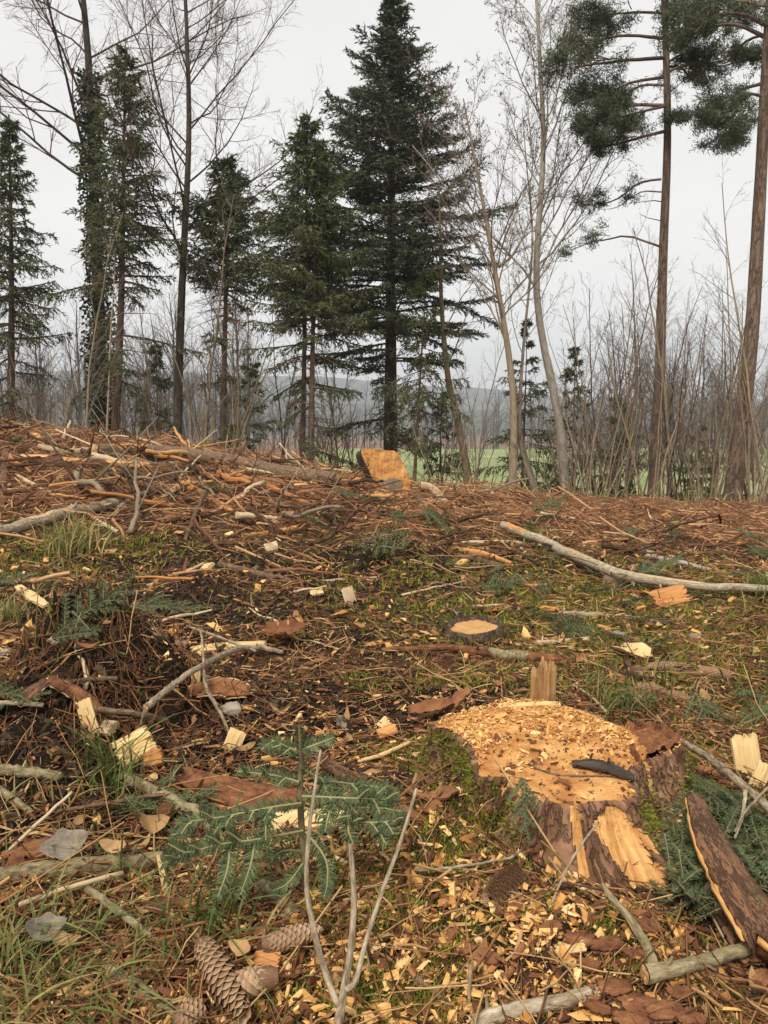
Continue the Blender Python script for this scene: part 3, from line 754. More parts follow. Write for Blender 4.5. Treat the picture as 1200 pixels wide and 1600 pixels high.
# --- Scots pines: bare stem, limbs with needle clumps
def pine(name, label, px, y, r0, limbs, ext, top_n, seed):
    P = trunk_path(px, y, 24, ext); R = trunk_radii(r0, 24, flare=.25, tip=.3, p=1)
    root = thing(name, label, 'tree', P[0])
    g = Geo(); tubes(g, P[None], R[None], 14, .6, lump=.07); g.obj('trunk', 'bark_pine', root)
    gl = Geo(); tips = []
    def limb(pts, r, tufts, spread):
        r = r * .72; tufts = int(tufts * 1.1 + .5)
        Q = catmull(pts, 10); Q = Q + np.cumsum(rng.normal(0, .012, Q.shape), 0) * np.linspace(0, 1, 10)[:, None]
        tubes(gl, Q[None], (r * np.linspace(1, .35, 10))[None], 7, rng.random(1), lump=.12)
        if tufts:
            A, AR = grow(Q[None], (r * np.linspace(1, .35, 10))[None], tufts, .35, 1, .5, 1.3, .25, .55, 5, .03, .14, .5, .006, .35)
            A[..., 2] = A[:, :1, 2] + (A[..., 2] - A[:, :1, 2]) * .4 + .04
            tubes(gl, A, AR, 4, rng.random(len(A)))
            B, BR = grow(A, AR, 5, .3, 1, .5, 1.2, .35, .65, 4, .06, .15, .6, .004, .3); tubes(gl, B, BR, 3, rng.random(len(B)))
            tips.append(B[:, -1]); tips.append(B[:, 2]); tips.append(A[:, -1]); tips.append(A[:, 3])
    for pxs, r, n in limbs:
        limb(np.array([at_y(u, v, y + dy) for u, v, dy in pxs]), r, n, 0)
    # the crown above the frame and round the back of the stem
    for k in range(top_n):
        t = rng.uniform(.60, .99); B, T, _ = along(P[None], R[None], np.zeros(1, int), np.array([t]))
        az = k * 2.4 + rng.normal(0, .3); L = np.interp(t, [.6, .75, 1], [1.3, 1.9, .5]) * rng.uniform(.7, 1.1)
        D = np.array([math.cos(az), math.sin(az), 0]); b = B[0]
        limb(np.array([b, b + D * L * .4 + [0, 0, .12], b + D * L * .75 + [0, 0, .05], b + D * L + [0, 0, .2]]), .03, 9, 0)
    gl.obj('limbs', 'bark_pine', root)
    T_ = np.concatenate(tips); n = len(T_); nb = 20
    idx = np.repeat(np.arange(n), nb)
    D = unit(rand_dirs(n * nb) + np.array([0, 0, .35])) * rng.uniform(.05, .10, n * nb)[:, None]
    B = T_[idx] + rng.normal(0, .045, (n * nb, 3)) * np.array([1, 1, .6])
    gn = Geo(); blades(gn, B, D, unit(np.cross(D, rand_dirs(n * nb))) * .006, np.clip(rng.normal(.4, .15, n)[idx] + rng.normal(0, .2, n * nb), 0, 1))
    gn.obj('crown', 'needle_pine', root, smooth=False)
    return root
pine('pine_tree', 'pine with an orange-brown stem and long left-hand boughs', [(1020, 800), (1030, 600), (1036, 400), (1043, 200), (1037, -30)], 12, .092,
     [([(1040, 205, 0), (1000, 215, -.2), (960, 228, -.3), (925, 240, -.3)], .035, 12),
      ([(1042, 165, 0), (990, 165, .1), (940, 180, .2), (905, 200, .3)], .04, 12),
      ([(1042, 165, 0), (995, 178, -.5), (955, 195, -.7)], .03, 12),
      ([(1041, 120, 0), (985, 130, .4), (940, 150, .5), (905, 155, .5)], .035, 11),
      ([(1040, 90, 0), (980, 95, -.3), (930, 100, -.6), (898, 105, -.7)], .04, 12),
      ([(1039, 60, 0), (980, 55, .2), (940, 62, .4), (905, 75, .5)], .035, 11),
      ([(1038, 20, 0), (990, 20, -.4), (950, 25, -.5), (930, 35, -.5)], .03, 14),
      ([(1040, 100, 0), (1065, 85, .1), (1085, 95, .1)], .03, 8), ([(1038, 40, 0), (1070, 35, -.3), (1095, 45, -.4)], .03, 10),
      ([(1043, 190, 0), (1052, 180, -.2), (1058, 190, -.3)], .015, 5),
      ([(1033, 280, 0), (1000, 285, 0), (970, 305, 0), (945, 318, 0), (912, 320, 0)], .026, 4),
      ([(1033, 300, 0), (1000, 300, -.1), (970, 318, -.1), (950, 325, -.1)], .016, 2),
      ([(1031, 385, 0), (985, 370, 0), (950, 375, 0), (925, 378, 0), (892, 390, 0)], .024, 3),
      ([(1033, 315, 0), (1010, 312, .1), (985, 314, .1)], .012, 0), ([(1032, 345, 0), (1012, 340, 0), (1002, 336, 0)], .010, 0)], 2.2, 9, 1)
pine('pine_tree', 'thick pine leaning right at the right edge', [(1140, 812), (1160, 650), (1176, 500), (1190, 250), (1200, 60), (1208, -60)], 11, .118,
     [([(1192, 130, 0), (1160, 140, .1), (1130, 165, .1), (1108, 190, .2)], .035, 13),
      ([(1190, 150, 0), (1165, 148, -.2), (1140, 190, -.3), (1120, 225, -.3)], .03, 14),
      ([(1190, 185, 0), (1165, 190, 0), (1145, 215, .2), (1135, 235, .3)], .022, 10),
      ([(1199, 60, 0), (1150, 40, .2), (1105, 50, .4), (1070, 80, .5)], .04, 12),
      ([(1199, 40, 0), (1150, 20, -.4), (1110, 25, -.7), (1075, 45, -.8)], .04, 12),
      ([(1202, 10, 0), (1150, 0, .4), (1110, 5, .8), (1075, 15, .9)], .035, 13),
      ([(1198, 80, 0), (1230, 60, .2), (1270, 80, .3)], .035, 12), ([(1195, 150, 0), (1225, 150, .1), (1260, 180, .1)], .03, 12)], 2.5, 10, 2)

# --- saplings and scrub stems: a few kinds, copied
def sapling_kind(stems, h, spread, twigs, mat, n3=4):
    root = thing('sapling', 'x', 'sapling', (0, 0, 0), 'x')
    g = Geo(); A = []
    for k in range(stems):
        a = rng.uniform(0, 2 * PI); d = unit(np.array([math.cos(a) * spread, math.sin(a) * spread, 1])); K = 12
        q = np.empty((K, 3)); q[0] = [math.cos(a) * .05 * (stems > 1), math.sin(a) * .05 * (stems > 1), -.15]; hh = h * rng.uniform(.7, 1.1)
        for i in range(1, K):
            d = unit(d + .055 * rng.normal(size=3) + np.array([0, 0, .03])); q[i] = q[i - 1] + d * hh / (K - 1)
        A.append(q)
    tm = {'bark_grey': 'twig_grey', 'bark_green': 'twig_grey', 'bark_brown': 'twig', 'bark_dark': 'twig', 'bark_tan': 'twig_grey'}[mat]
    for q in A:
        A1 = q[None]; AR = (h * .0055 * rng.uniform(.7, 1.2)) * np.linspace(1, .22, 12)[None]
        tubes(Geo(), A1, AR, 6, rng.random(1), lump=.08).obj('stem', mat, root)
        g2 = Geo()
        B, BR = grow(A1, AR, twigs, .22, 1, .45, .95, .14, .30, 6, .05, .10, .5, .003, .5); tubes(g2, B, BR, 4, rng.random(len(B)))
        C, CR = grow(B, BR, n3, .2, 1, .4, .95, .3, .6, 4, .04, .12, .6, .0022, .5); tubes(g2, C, CR, 3, rng.random(len(C)))
        D, DR = grow(C, CR, 3, .3, 1, .4, .9, .3, .6, 3, .03, .12, .6, .0018, .5); tubes(g2, D, DR, 3, rng.random(len(D)))
        g2.obj('twigs', tm, root)
    return root
SK = [sapling_kind(1, 4.6, .06, 16, 'bark_grey'), sapling_kind(1, 3.8, .16, 13, 'bark_tan'), sapling_kind(3, 3.0, .25, 7, 'bark_green'), sapling_kind(5, 2.2, .35, 5, 'bark_grey'),
      sapling_kind(1, 5.0, .16, 16, 'bark_brown'), sapling_kind(4, 3.4, .26, 7, 'bark_tan')]
_used = [False] * len(SK)
def put_sapling(k, u, y, s, label, group):
    x = (u - 600) / FPX * y * 1.005
    o = SK[k] if not _used[k] else copy_tree(SK[k])
    _used[k] = True
    o.location = (x, y, float(H(x, y))); o.rotation_euler = (0, 0, rng.uniform(0, 2 * PI)); o.scale = (s, s, s * rng.uniform(.9, 1.1))
    o['label'] = label; o['group'] = group
SKD = ['straight grey sapling', 'slanting tan sapling', 'three-stemmed greenish sapling', 'low five-stemmed grey bush', 'tall brown sapling', 'four-stemmed tan sapling']
def where(u):
    for lim, t in ((25, 'at the far left edge'), (150, 'left of the ivy-covered trunk'), (270, 'right of the ivy-covered trunk'), (345, 'by the tall straight bare tree'), (465, 'between the short spruce and the twin spruces'), (600, 'between the twin spruces and the big fir'),
                   (690, 'just right of the big fir'), (790, 'left of the curving aspen'), (880, 'between the aspens'), (950, 'right of the tall pale aspen'), (1010, 'just left of the orange-brown pine'), (1075, 'just right of the orange-brown pine'), (1140, 'left of the thick leaning pine')):
        if u < lim: return t
    return 'under the thick leaning pine'
def put_s(k, u, y, s, group):
    put_sapling(k, u, y, s, f'{SKD[k]} {where(u)}', group)
for i in range(84):
    u = rng.uniform(925, 1215) if i > 8 else rng.uniform(860, 960)
    put_s(int(rng.choice([0, 1, 1, 2, 4, 4, 5, 5])), u, rng.uniform(10.5, 17), rng.uniform(.65, 1.05), 'bare saplings in the tree row')
for i in range(20):
    put_s(int(rng.choice([0, 1, 2, 3, 4, 5])), rng.uniform(660, 905), rng.uniform(11, 16), rng.uniform(.5, .85), 'bare saplings in the tree row')
for i in range(54):
    put_s(int(rng.choice([0, 1, 2, 3, 4, 5])), rng.uniform(-20, 570), rng.uniform(10.5, 17), rng.uniform(.6, 1.0), 'bare saplings in the tree row')
for u, s in ((335, 1.0), (352, .95), (342, .8)):
    put_sapling(2, u, 10.6, s, 'pale slender stems rising from behind the mound below the short spruce', 'pale stems behind the mound')

# --- trees in the mist behind: kinds copied as single things
def far_kind(h, n1, n2, seed, conif=False):
    P = np.zeros((1, 10, 3)); P[0, :, 2] = np.linspace(-.3, h, 10); P[0, :, :2] += np.cumsum(rng.normal(0, h * .006, (10, 2)), 0)
    R = trunk_radii(h * .013, 10)[None]
    root = thing('misty_tree', 'x', 'tree', (0, 0, 0), 'x')
    g = Geo(); tubes(g, P, R, 6, .4); g.obj('trunk', 'far_tree', root)
    g2 = Geo()
    A, AR = grow(P, R, n1, .3, .99, .4, .9, .22, .42, 6, .07, .1, .5, .012, .5); tubes(g2, A, AR, 3, rng.random(len(A)))
    B, BR = grow(A, AR, n2, .15, 1, .4, .9, .3, .55, 4, .05, .1, .5, .008, .4); tubes(g2, B, BR, 3, rng.random(len(B)))
    C, CR = grow(B, BR, 4, .15, 1, .4, .9, .3, .6, 3, .05, .1, .6, .006, .4); tubes(g2, C, CR, 3, rng.random(len(C)))
    g2.obj('crown', 'far_tree', root); return root
FK = [far_kind(13, 20, 7, 1), far_kind(11, 18, 7, 2), far_kind(15, 22, 7, 3), far_kind(9, 18, 7, 4)]
_fu = [False] * 4
def put_far(u, y, s, label, group):
    k = int(rng.integers(0, 4)); o = FK[k] if not _fu[k] else copy_tree(FK[k]); _fu[k] = True
    x = (u - 600) / FPX * y
    o.location = (x, y, float(H(x, y)) - .1); o.rotation_euler = (rng.normal(0, .03), rng.normal(0, .03), rng.uniform(0, 6.28)); o.scale = (s, s, s)
    o['label'] = f'{["broad", "small", "tall", "low"][k]} bare tree {"faint" if y > 65 else "dim"} in the mist {where(u)}'; o['group'] = group
for i in range(60):
    put_far(rng.uniform(-60, 400), rng.uniform(38, 85), rng.uniform(.55, .85), None, 'misty trees on the left')
for i in range(24):
    put_far(rng.uniform(930, 1290), rng.uniform(45, 95), rng.uniform(.5, .8), None, 'misty trees on the right')

# the wood beyond the meadow reads as one mass
g = Geo()
N = 520
yy = rng.uniform(125, 330, N); xx = rng.uniform(-.75, .75, N) * yy
keep = (yy > 150) | (xx < -8) | (xx > 40); xx, yy = xx[keep], yy[keep]; N = len(xx)
hh = rng.uniform(7, 13, N)
zz = H(xx, yy) - .3
P = np.stack([np.stack([xx, yy, zz], -1), np.stack([xx, yy, zz + hh * .5], -1), np.stack([xx + rng.normal(0, .4, N), yy, zz + hh], -1)], 1)
R = (hh * .016)[:, None] * np.array([[1, .7, .25]])
tubes(g, P, R, 4, rng.random(N))
A, AR = grow(P, R, 9, .25, 1, .35, .9, .25, .42, 3, .08, .1, .5, .03, .5); tubes(g, A, AR, 3, rng.random(len(A)))
B, BR = grow(A, AR, 4, .2, 1, .4, .9, .35, .6, 3, .05, .1, .6, .03, .4)
n = len(B)
ribbons(g, B, BR * 1.4, perp(unit(B[:, -1] - B[:, 0])), rng.random(n))
o = kind(g.obj('far_wood', 'far_tree'), 'stuff'); tag(o, 'bare misty wood along the far side of the meadow', 'wood')
# ------------------------------------------------------------------ the big stump in the foreground
SH = 0.135                                   # height of the saw cut above the ground
def on_plane(u, v, z):
    d = ray(u, v); t = (z - CAMH) / d[2]; return np.array([d[0] * t, d[1] * t, z])
OUT_PX = [(672, 1132), (700, 1142), (728, 1160), (740, 1185), (744, 1212), (775, 1216), (806, 1217), (812, 1236), (838, 1240), (878, 1262), (935, 1256), (990, 1252), (996, 1232),
          (985, 1214), (1000, 1196), (1040, 1180), (1066, 1168), (1062, 1148), (1020, 1138), (965, 1130), (925, 1112), (880, 1100), (835, 1092), (790, 1096), (745, 1108), (705, 1116)]
NS = 480
op = np.array([on_plane(u, v, SH)[:2] for u, v in OUT_PX])
cl = np.concatenate([op, op[:1]])
sl = np.concatenate([[0], np.cumsum(np.linalg.norm(np.diff(cl, axis=0), axis=1))])
fine = []
m_ = len(op)
for q in np.linspace(0, m_, 1200, endpoint=False):
    i = int(q); f = q - i; a, b, c, d = op[(i - 1) % m_], op[i], op[(i + 1) % m_], op[(i + 2) % m_]
    fine.append(0.5 * (2 * b + (c - a) * f + (2 * a - 5 * b + 4 * c - d) * f * f + (3 * b - a - 3 * c + d) * f ** 3))
fine = np.array(fine); s_ = np.concatenate([[0], np.cumsum(np.linalg.norm(np.diff(np.concatenate([fine, fine[:1]]), axis=0), axis=1))])
ff = np.concatenate([fine, fine[:1]]); qs = np.linspace(0, s_[-1], NS, endpoint=False)
ring = np.stack([np.interp(qs, s_, ff[:, 0]), np.interp(qs, s_, ff[:, 1])], -1)
SC = op.mean(0) + np.array([.02, .0])
area = np.sum(ring[:, 0] * np.roll(ring[:, 1], -1) - np.roll(ring[:, 0], -1) * ring[:, 1]) / 2
if area < 0: ring = ring[::-1].copy()
_a = np.arange(NS) / NS * 2 * PI; ring = ring + (unit(ring - SC) * (.006 * pn(np.cos(_a) * 9, np.sin(_a) * 9, 221) + .005 * pn(np.cos(_a) * 26, np.sin(_a) * 26, 222))[:, None])
tn = np.roll(ring, -2, 0) - np.roll(ring, 2, 0); nr = np.stack([tn[:, 1], -tn[:, 0]], -1)
for _ in range(14): nr = nr + np.roll(nr, 3, 0) + np.roll(nr, -3, 0); nr = unit(nr)
# outward flare of the foot by direction: buttress towards the camera right, bark lobe right, mossy slope front left
def px_dir(u, v): return on_plane(u, v, 0.0)[:2]
fl = np.full(NS, .04)
for u, v, amp, rr in ((1050, 1400, .19, .15), (900, 1380, .06, .10), (1075, 1230, .05, .12), (770, 1330, .17, .13), (660, 1180, .05, .1), (800, 1085, .04, .2)):
    c = px_dir(u, v); dd = np.linalg.norm(ring - c, axis=1); fl = fl + amp * np.exp(-(dd / (rr + .06)) ** 2)
KV = 52
tt = np.linspace(0, 1, KV)
base_drop = SH + .07
ang = np.linspace(0, 1, NS, endpoint=False) * s_[-1]
Vs = np.zeros((KV, NS, 3)); wood = np.zeros((KV, NS)); moss = np.zeros((KV, NS))
FRONT_WOOD = [(965, 1290, .022, .30), (985, 1340, .026, .30), (1010, 1385, .020, .3), (898, 1290, .010, .3), (905, 1340, .010, .3), (800, 1228, .012, .2)]
for k, t in enumerate(tt):
    o = fl * (t ** 1.6) - (.011 if k == 0 else 0)
    x = ring[:, 0] + nr[:, 0] * o; y = ring[:, 1] + nr[:, 1] * o
    z = SH - base_drop * t - (.0005 if k == 0 else 0) if k != 1 else SH - .003
    n1 = pn(ang * 22, np.full(NS, t * 3.0), 51); n2 = pn(ang * 60, np.full(NS, t * 9.0), 52); n3 = pn(ang * 140, np.full(NS, t * 30.0), 53)
    Vs[k] = np.stack([x, y, np.full(NS, z)], -1)
    b = (.012 * n1 + .010 * np.abs(n2) + .004 * n3) * (min(1, t * 8 + .35) if k else .3)
    if k == 1: Vs[k, :, 2] += .004 * n2 + .003 * n3
    Vs[k, :, 0] += nr[:, 0] * b; Vs[k, :, 1] += nr[:, 1] * b
# where bark is torn off the pale wood shows, set back from the bark
def proj(V):
    r = V - np.array([0, 0, CAMH]); dp = r[..., 1] * CP - r[..., 2] * SP
    return 600 + FPX * r[..., 0] / dp, 800 - FPX * (r[..., 1] * SP + r[..., 2] * CP) / dp
pu, pv = proj(Vs)
facing = (nr[:, 1] < .35)[None] | np.zeros((KV, 1), bool)
for (u0, v0), (u1, v1), hw in (((945, 1285), (1040, 1420), 30), ((960, 1275), (1000, 1350), 22), ((893, 1255), (912, 1375), 9), ((1000, 1370), (1065, 1440), 26), ((800, 1216), (806, 1240), 12), ((812, 1238), (842, 1250), 9)):
    ax = np.array([u1 - u0, v1 - v0], float); L = np.linalg.norm(ax); ax /= L
    du = pu - u0; dv = pv - v0; a_ = du * ax[0] + dv * ax[1]; c_ = -du * ax[1] + dv * ax[0]
    q = 1 - np.abs(c_) / hw - .8 * np.maximum(0, -a_) / 20 - .8 * np.maximum(0, a_ - L) / 20
    wood = np.maximum(wood, np.where(facing, q, 0))
wood = wood + .55 * pn(ang[None] * 45, tt[:, None] * 7, 54) + .25 * pn(ang[None] * 130, tt[:, None] * 9, 55)
wmask = (wood > .22) & facing
Vs[..., 0] -= nr[None, :, 0] * .008 * wmask; Vs[..., 1] -= nr[None, :, 1] * .008 * wmask
iq = np.arange(KV - 1)[:, None] * NS + np.arange(NS)[None]; iq2 = np.arange(KV - 1)[:, None] * NS + (np.arange(NS)[None] + 1) % NS
QS = np.stack([iq, iq + NS, iq2 + NS, iq2], -1).reshape(-1, 4)
wq = (wmask[:-1] & wmask[1:]).reshape(-1)
tcS = np.stack([np.broadcast_to(np.cos(ang / .3)[None] * .3, (KV, NS)), np.broadcast_to(np.sin(ang / .3)[None] * .3, (KV, NS)), np.broadcast_to(-tt[:, None] * base_drop, (KV, NS))], -1)
s0 = np.array([SC[0], SC[1], 0.0])
stump = thing('tree_stump', 'large freshly cut stump with flared bark roots in the foreground', 'stump', s0)
tS = np.clip(.35 + .8 * pn(ang[None] * 9 + 0 * tt[:, None], tt[:, None] * 2, 56), 0, 1)
# right-hand lobe is grey bark, the front foot is redder
Geo().add(Vs, QS[~wq], None, tS, tcS).obj('bark', 'bark_stump', stump)
Geo().add(Vs, QS[wq], None, .4, tcS).obj('exposed_wood', 'wood_fresh', stump, smooth=False)
# cut face: radial rings, saw steps and roughness
KR = 36
rr_ = np.linspace(0, 1, KR) ** .8
top = SC[None, None] + (ring[None] - nr[None] * .0095 - SC) * rr_[:, None, None]
xx_, yy_ = top[..., 0], top[..., 1]
def top_z(x, y):
    return SH + .004 * pn(x * 18, y * 18, 57) + .0022 * pn(x * 70, y * 70, 58) + .0012 * pn(x * 190, y * 190, 62) + .006 * sstep(.0, .02, (y - 1.72) + .06 * pn(x * 7, x * 0, 59)) - .02 * sstep(.33, .55, x) * sstep(1.5, 1.9, y)
zz_ = top_z(xx_, yy_); zz_[-1] = SH - .0005
ir = np.arange(KR - 1)[:, None] * NS + np.arange(NS)[None]; ir2 = np.arange(KR - 1)[:, None] * NS + (np.arange(NS)[None] + 1) % NS
QT = np.stack([ir, ir2, ir2 + NS, ir + NS], -1).reshape(-1, 4)
tpts = np.stack([xx_, yy_, zz_], -1)
# rotten red wood at the right-hand lobe
rot = (pn(xx_ * 14, yy_ * 14, 60) * .05 + (xx_ - SC[0] - .155 - .08 * (yy_ - SC[1]))) > 0
rot = rot & (yy_ > SC[1] - .13)
rq = (rot[:-1] & rot[1:]).reshape(-1)
tpts[..., 2] += np.where(rot, .012 + .02 * pn(xx_ * 40, yy_ * 40, 61), 0)
Geo().add(tpts, QT[~rq], None, np.clip(.5 + .9 * pn(xx_ * 11, yy_ * 11, 63) + .5 * pn(xx_ * 34, yy_ * 34, 64), 0, 1), tpts - s0).obj('cut_face', 'wood_cut', stump)
Geo().add(tpts, QT[rq], None, .5, tpts * 1.0).obj('rotten_wood', 'wood_rotten', stump, smooth=False)

def strips(g, o, ex, ey, ez, L, W, T, n, jag, tint=None, taper=None, bend=0):
    """a solid splintery piece of wood with fibrous torn ends and grooves along the grain.  ex grain, ey width, ez thickness"""
    ex, ey, ez = unit(ex), unit(ey), unit(ez)
    m = n * 3 + 1; k = 6; sd = rng.uniform(0, 90)
    s_ = np.linspace(0, 1, m); yy = (s_ - .5) * W * (1 + rng.normal(0, .02, m))
    e0 = np.abs(pn(s_ * n * .9 + sd, s_ * 0, 201)) * 1.2 + .5 * np.abs(pn(s_ * n * 3 + sd, s_ * 0, 202)); e1 = np.abs(pn(s_ * n * .9 + sd, s_ * 0 + 7, 203)) * 1.2 + .5 * np.abs(pn(s_ * n * 3 + sd, s_ * 0 + 7, 204))
    a = -L / 2 + e0 * jag * L * 1.2; b = L / 2 - e1 * jag * L * 1.2
    if taper is not None:
        a = np.full(m, -L / 2); b = -L / 2 + L * np.array([taper(q) for q in s_]) * (1 - .16 * np.abs(pn(s_ * n + sd, s_ * 0, 205)) * 2)
    V = np.zeros((2, k, m, 3)); f = np.linspace(0, 1, k)
    wedge = 1 - .55 * np.abs(2 * s_ - 1) ** 3
    for side in (0, 1):
        for r in range(k):
            x = a + (b - a) * f[r]
            th = T / 2 * wedge * (1 + .35 * pn(s_ * n * 1.6 + sd, np.full(m, f[r] * 1.2 + side * 9), 206) + .2 * pn(s_ * n * 5 + sd, np.full(m, f[r] * 2 + side * 9), 207))
            if r == k - 1 or r == 0: th = th * (.35 if taper is not None and r else .75)
            z = (th if side else -th) + bend * (x / L) ** 2
            V[side, r] = o + ex * x[:, None] + ey * yy[:, None] + ez * z[:, None]
    N_ = k * m; q = (np.arange(k - 1)[:, None] * m + np.arange(m - 1)[None]).reshape(-1)
    Q = [np.stack([q, q + 1, q + m + 1, q + m], -1), N_ + np.stack([q, q + m, q + m + 1, q + 1], -1)]
    i_ = np.arange(k - 1) * m; Q += [np.stack([i_, i_ + m, N_ + i_ + m, N_ + i_], -1), np.stack([i_ + m - 1, N_ + i_ + m - 1, N_ + i_ + 2 * m - 1, i_ + 2 * m - 1], -1)]
    j_ = np.arange(m - 1); Q += [np.stack([j_, N_ + j_, N_ + j_ + 1, j_ + 1], -1)]; j_ = j_ + (k - 1) * m; Q += [np.stack([j_, j_ + 1, N_ + j_ + 1, N_ + j_], -1)]
    V = V.reshape(-1, 3); tc = np.stack([(V - o) @ ey, (V - o) @ ez, (V - o) @ ex], -1) + rng.random() * 5
    t = .5 if tint is None else tint
    g.add(V, np.concatenate(Q), None, np.clip(t + .5 * np.tile(pn(s_ * n * 1.3 + sd, s_ * 0, 208), 2 * k), 0, 1), tc)
    return g
# the holding wood that tore upwards at the back of the cut
spb = on_plane(848, 1093, SH); spt = at_y(849, 1022, spb[1]); hsp = spt[2] - spb[2]
strips(Geo(), spb + np.array([0, 0, hsp / 2 - .004]), (0, .0, 1), (1, .15, 0), (0, 1, 0), hsp, .066, .026, 7, .05, .45, lambda s: .80 + .16 * math.exp(-((s - .6) / .3) ** 2) - .10 * (s < .2) + .06 * math.sin(s * 17)).obj('torn_splinter', 'wood_splinter', stump, smooth=False)
sp2 = on_plane(812, 1104, SH)
strips(Geo(), sp2 + np.array([.02, 0, .004]), (1, .1, 0), (0, 1, 0), (0, 0, 1), .16, .02, .012, 4, .3, .6).obj('wood_ridge', 'wood_straw', stump, smooth=False)

# ------------------------------------------------------------------ sticks, logs and branches placed from the photograph
def stick(name, label, px, hw, mat, cat='branch', group=None, S=10, lift=0.0, ends='wood_end', wob=.12, subs=(), sink=.3, bare=(), lump=.08, n=None, z_on=None):
    """px: (u, v[, lift in m]) along the piece; hw: half thickness in pixels, one or per point"""
    hw = list(hw) if isinstance(hw, (list, tuple)) else [hw] * len(px)
    def path(px, hw):
        W = []; RR = []
        for (q, h) in zip(px, hw):
            lf = (q[2] if len(q) > 2 else 0) + lift
            p = G(q[0], q[1], lf) if z_on is None else on_plane(q[0], q[1], z_on + lf)
            r = h * depth_of(p) / FPX
            p = G(q[0], q[1], lf + r * (1 - sink)) if z_on is None else on_plane(q[0], q[1], z_on + lf + r * .9)
            W.append(p); RR.append(r)
        W = np.array(W); RR = np.array(RR); k = n or max(8, 5 * len(px))
        P = catmull(W, k); R = np.interp(np.linspace(0, 1, k), np.linspace(0, 1, len(RR)), RR)
        P[1:-1] += rng.normal(0, 1, (k - 2, 3)) * (R[1:-1, None] * wob)
        return P, R
    P, R = path(px, hw)
    big = R.max() > .011
    if not big and not subs and not bare:
        g = tubes(Geo(), P[None], R[None], 7, rng.random(1), lump=lump, cap=True)
        return tag(g.obj(name, mat, origin=tuple(P[0])), label, cat, group)
    root = thing(name, label, cat, P[0], group)
    g = tubes(Geo(), P[None], R[None], S if not big else 16, rng.random(1), lump=lump)
    # stubs of knocked-off side twigs
    if big:
        ns = rng.integers(2, 5); B, T, r = along(P[None], R[None], np.zeros(ns, int), rng.uniform(.1, .9, ns)); d = unit(perp(T) + .5 * T + [0, 0, .4])
        tubes(g, np.stack([B, B + d * (r * 1.7)[:, None], B + d * (r * 2.3)[:, None]], 1), (r * .3)[:, None] * np.array([[1, .8, .5]]), 6, rng.random(ns))
    g.obj('stem', mat, root)
    for e, d in ((0, P[0] - P[1]), (-1, P[-1] - P[-2])):
        d = unit(d); u = unit(np.cross(d, [.3, .2, 1])); v = np.cross(d, u); a = np.linspace(0, 2 * PI, 12, endpoint=False)
        r = R[e] * .97; c = P[e] + d * r * .06
        ringp = c + r * (np.cos(a)[:, None] * u + np.sin(a)[:, None] * v) + rng.normal(0, r * .05, (12, 3))
        inner = c + .5 * r * (np.cos(a)[:, None] * u + np.sin(a)[:, None] * v) + d * rng.normal(0, r * .12, (12, 1))
        V = np.concatenate([ringp, inner, [c]]); j = np.arange(12); j2 = (j + 1) % 12
        tcl = np.stack([(V - c) @ u, (V - c) @ v, (V - c) @ d], -1)
        Geo().add(V, np.stack([j, j2, 12 + j2, 12 + j], -1), np.stack([12 + j, 12 + j2, np.full(12, 24)], -1), rng.random(), tcl).obj('cut_end', ends, root, smooth=False)
    for sp_, sh_ in subs:
        Pb, Rb = path(sp_, sh_); tubes(Geo(), Pb[None], Rb[None], 7, rng.random(1), lump=lump, cap=True).obj('side_branch', mat, root)
    for t0, t1, a0, a1, bm in bare:        # patches where the bark is off: a shell just proud of the stem
        k = 14; t = np.linspace(t0, t1, k); Bp, T, r = along(P[None], R[None], np.zeros(k, int), t)
        up_ = unit(np.array([0, -.35, 1.0]) - (T * np.array([0, -.35, 1.0])).sum(-1, keepdims=True) * T); wv = np.cross(T, up_)
        m = 9; V = []
        for i in range(k):
            ww = (1 - abs(2 * i / (k - 1) - 1) ** 4) * .8 + .2 + rng.normal(0, .1)
            for a in np.linspace(a0, a1, m) : V.append(Bp[i] + (r[i] * 1.05) * (math.cos(a * ww) * up_[i] + math.sin(a * ww) * wv[i]))
        V = np.array(V); q = (np.arange(k - 1)[:, None] * m + np.arange(m - 1)[None]).reshape(-1)
        tc = V - V[0]
        Geo().add(V, np.stack([q, q + 1, q + m + 1, q + m], -1), None, rng.random(), tc).obj('bare_wood', bm, root)
    return root

B = 'branch'
# on the crest and the mound
stick('log', 'long grey-brown log lying along the crest of the left mound', [(150, 702, .03), (250, 706, .04), (335, 717, .04), (435, 737, .04), (527, 751, .03)], [9, 10, 11, 11.5, 12], 'stick_brown', 'log', S=16, wob=.05, bare=[(.05, .2, -.6, .9, 'wood_orange')])
stick('log', 'half-peeled log with orange bare patches below the crest on the left', [(18, 718), (130, 728), (280, 738)], [10, 11, 12], 'bark_red', 'log', wob=.05,
      bare=[(.08, .28, -.9, .5, 'wood_fresh'), (.36, .52, -.8, .7, 'wood_orange'), (.62, .84, -1.0, .8, 'wood_fresh')])
stick('log', 'crooked grey-brown log low on the left edge of the mound', [(-12, 834), (50, 818), (110, 800), (180, 787)], [10, 9, 9, 8], 'stick_grey', 'log', bare=[(.3, .55, -.4, .7, 'wood_dry')])
stick('branch', 'short pale grey stick beside the crooked grey log', [(183, 795), (208, 780), (234, 767)], 4.5, 'bark_pale')
stick('branch', 'reddish upright broken post at the left edge', [(9, 706, .05), (6, 745, .02), (1, 790)], 6, 'bark_red')
stick('branch', 'long tan branch running down from the peeled log at left', [(25, 742), (75, 770), (115, 792), (150, 812), (185, 832)], 3.2, 'wood_dry')
stick('branch', 'brown branch leaning right across the left mound', [(143, 742), (125, 765), (106, 792)], 3.5, 'bark_red')
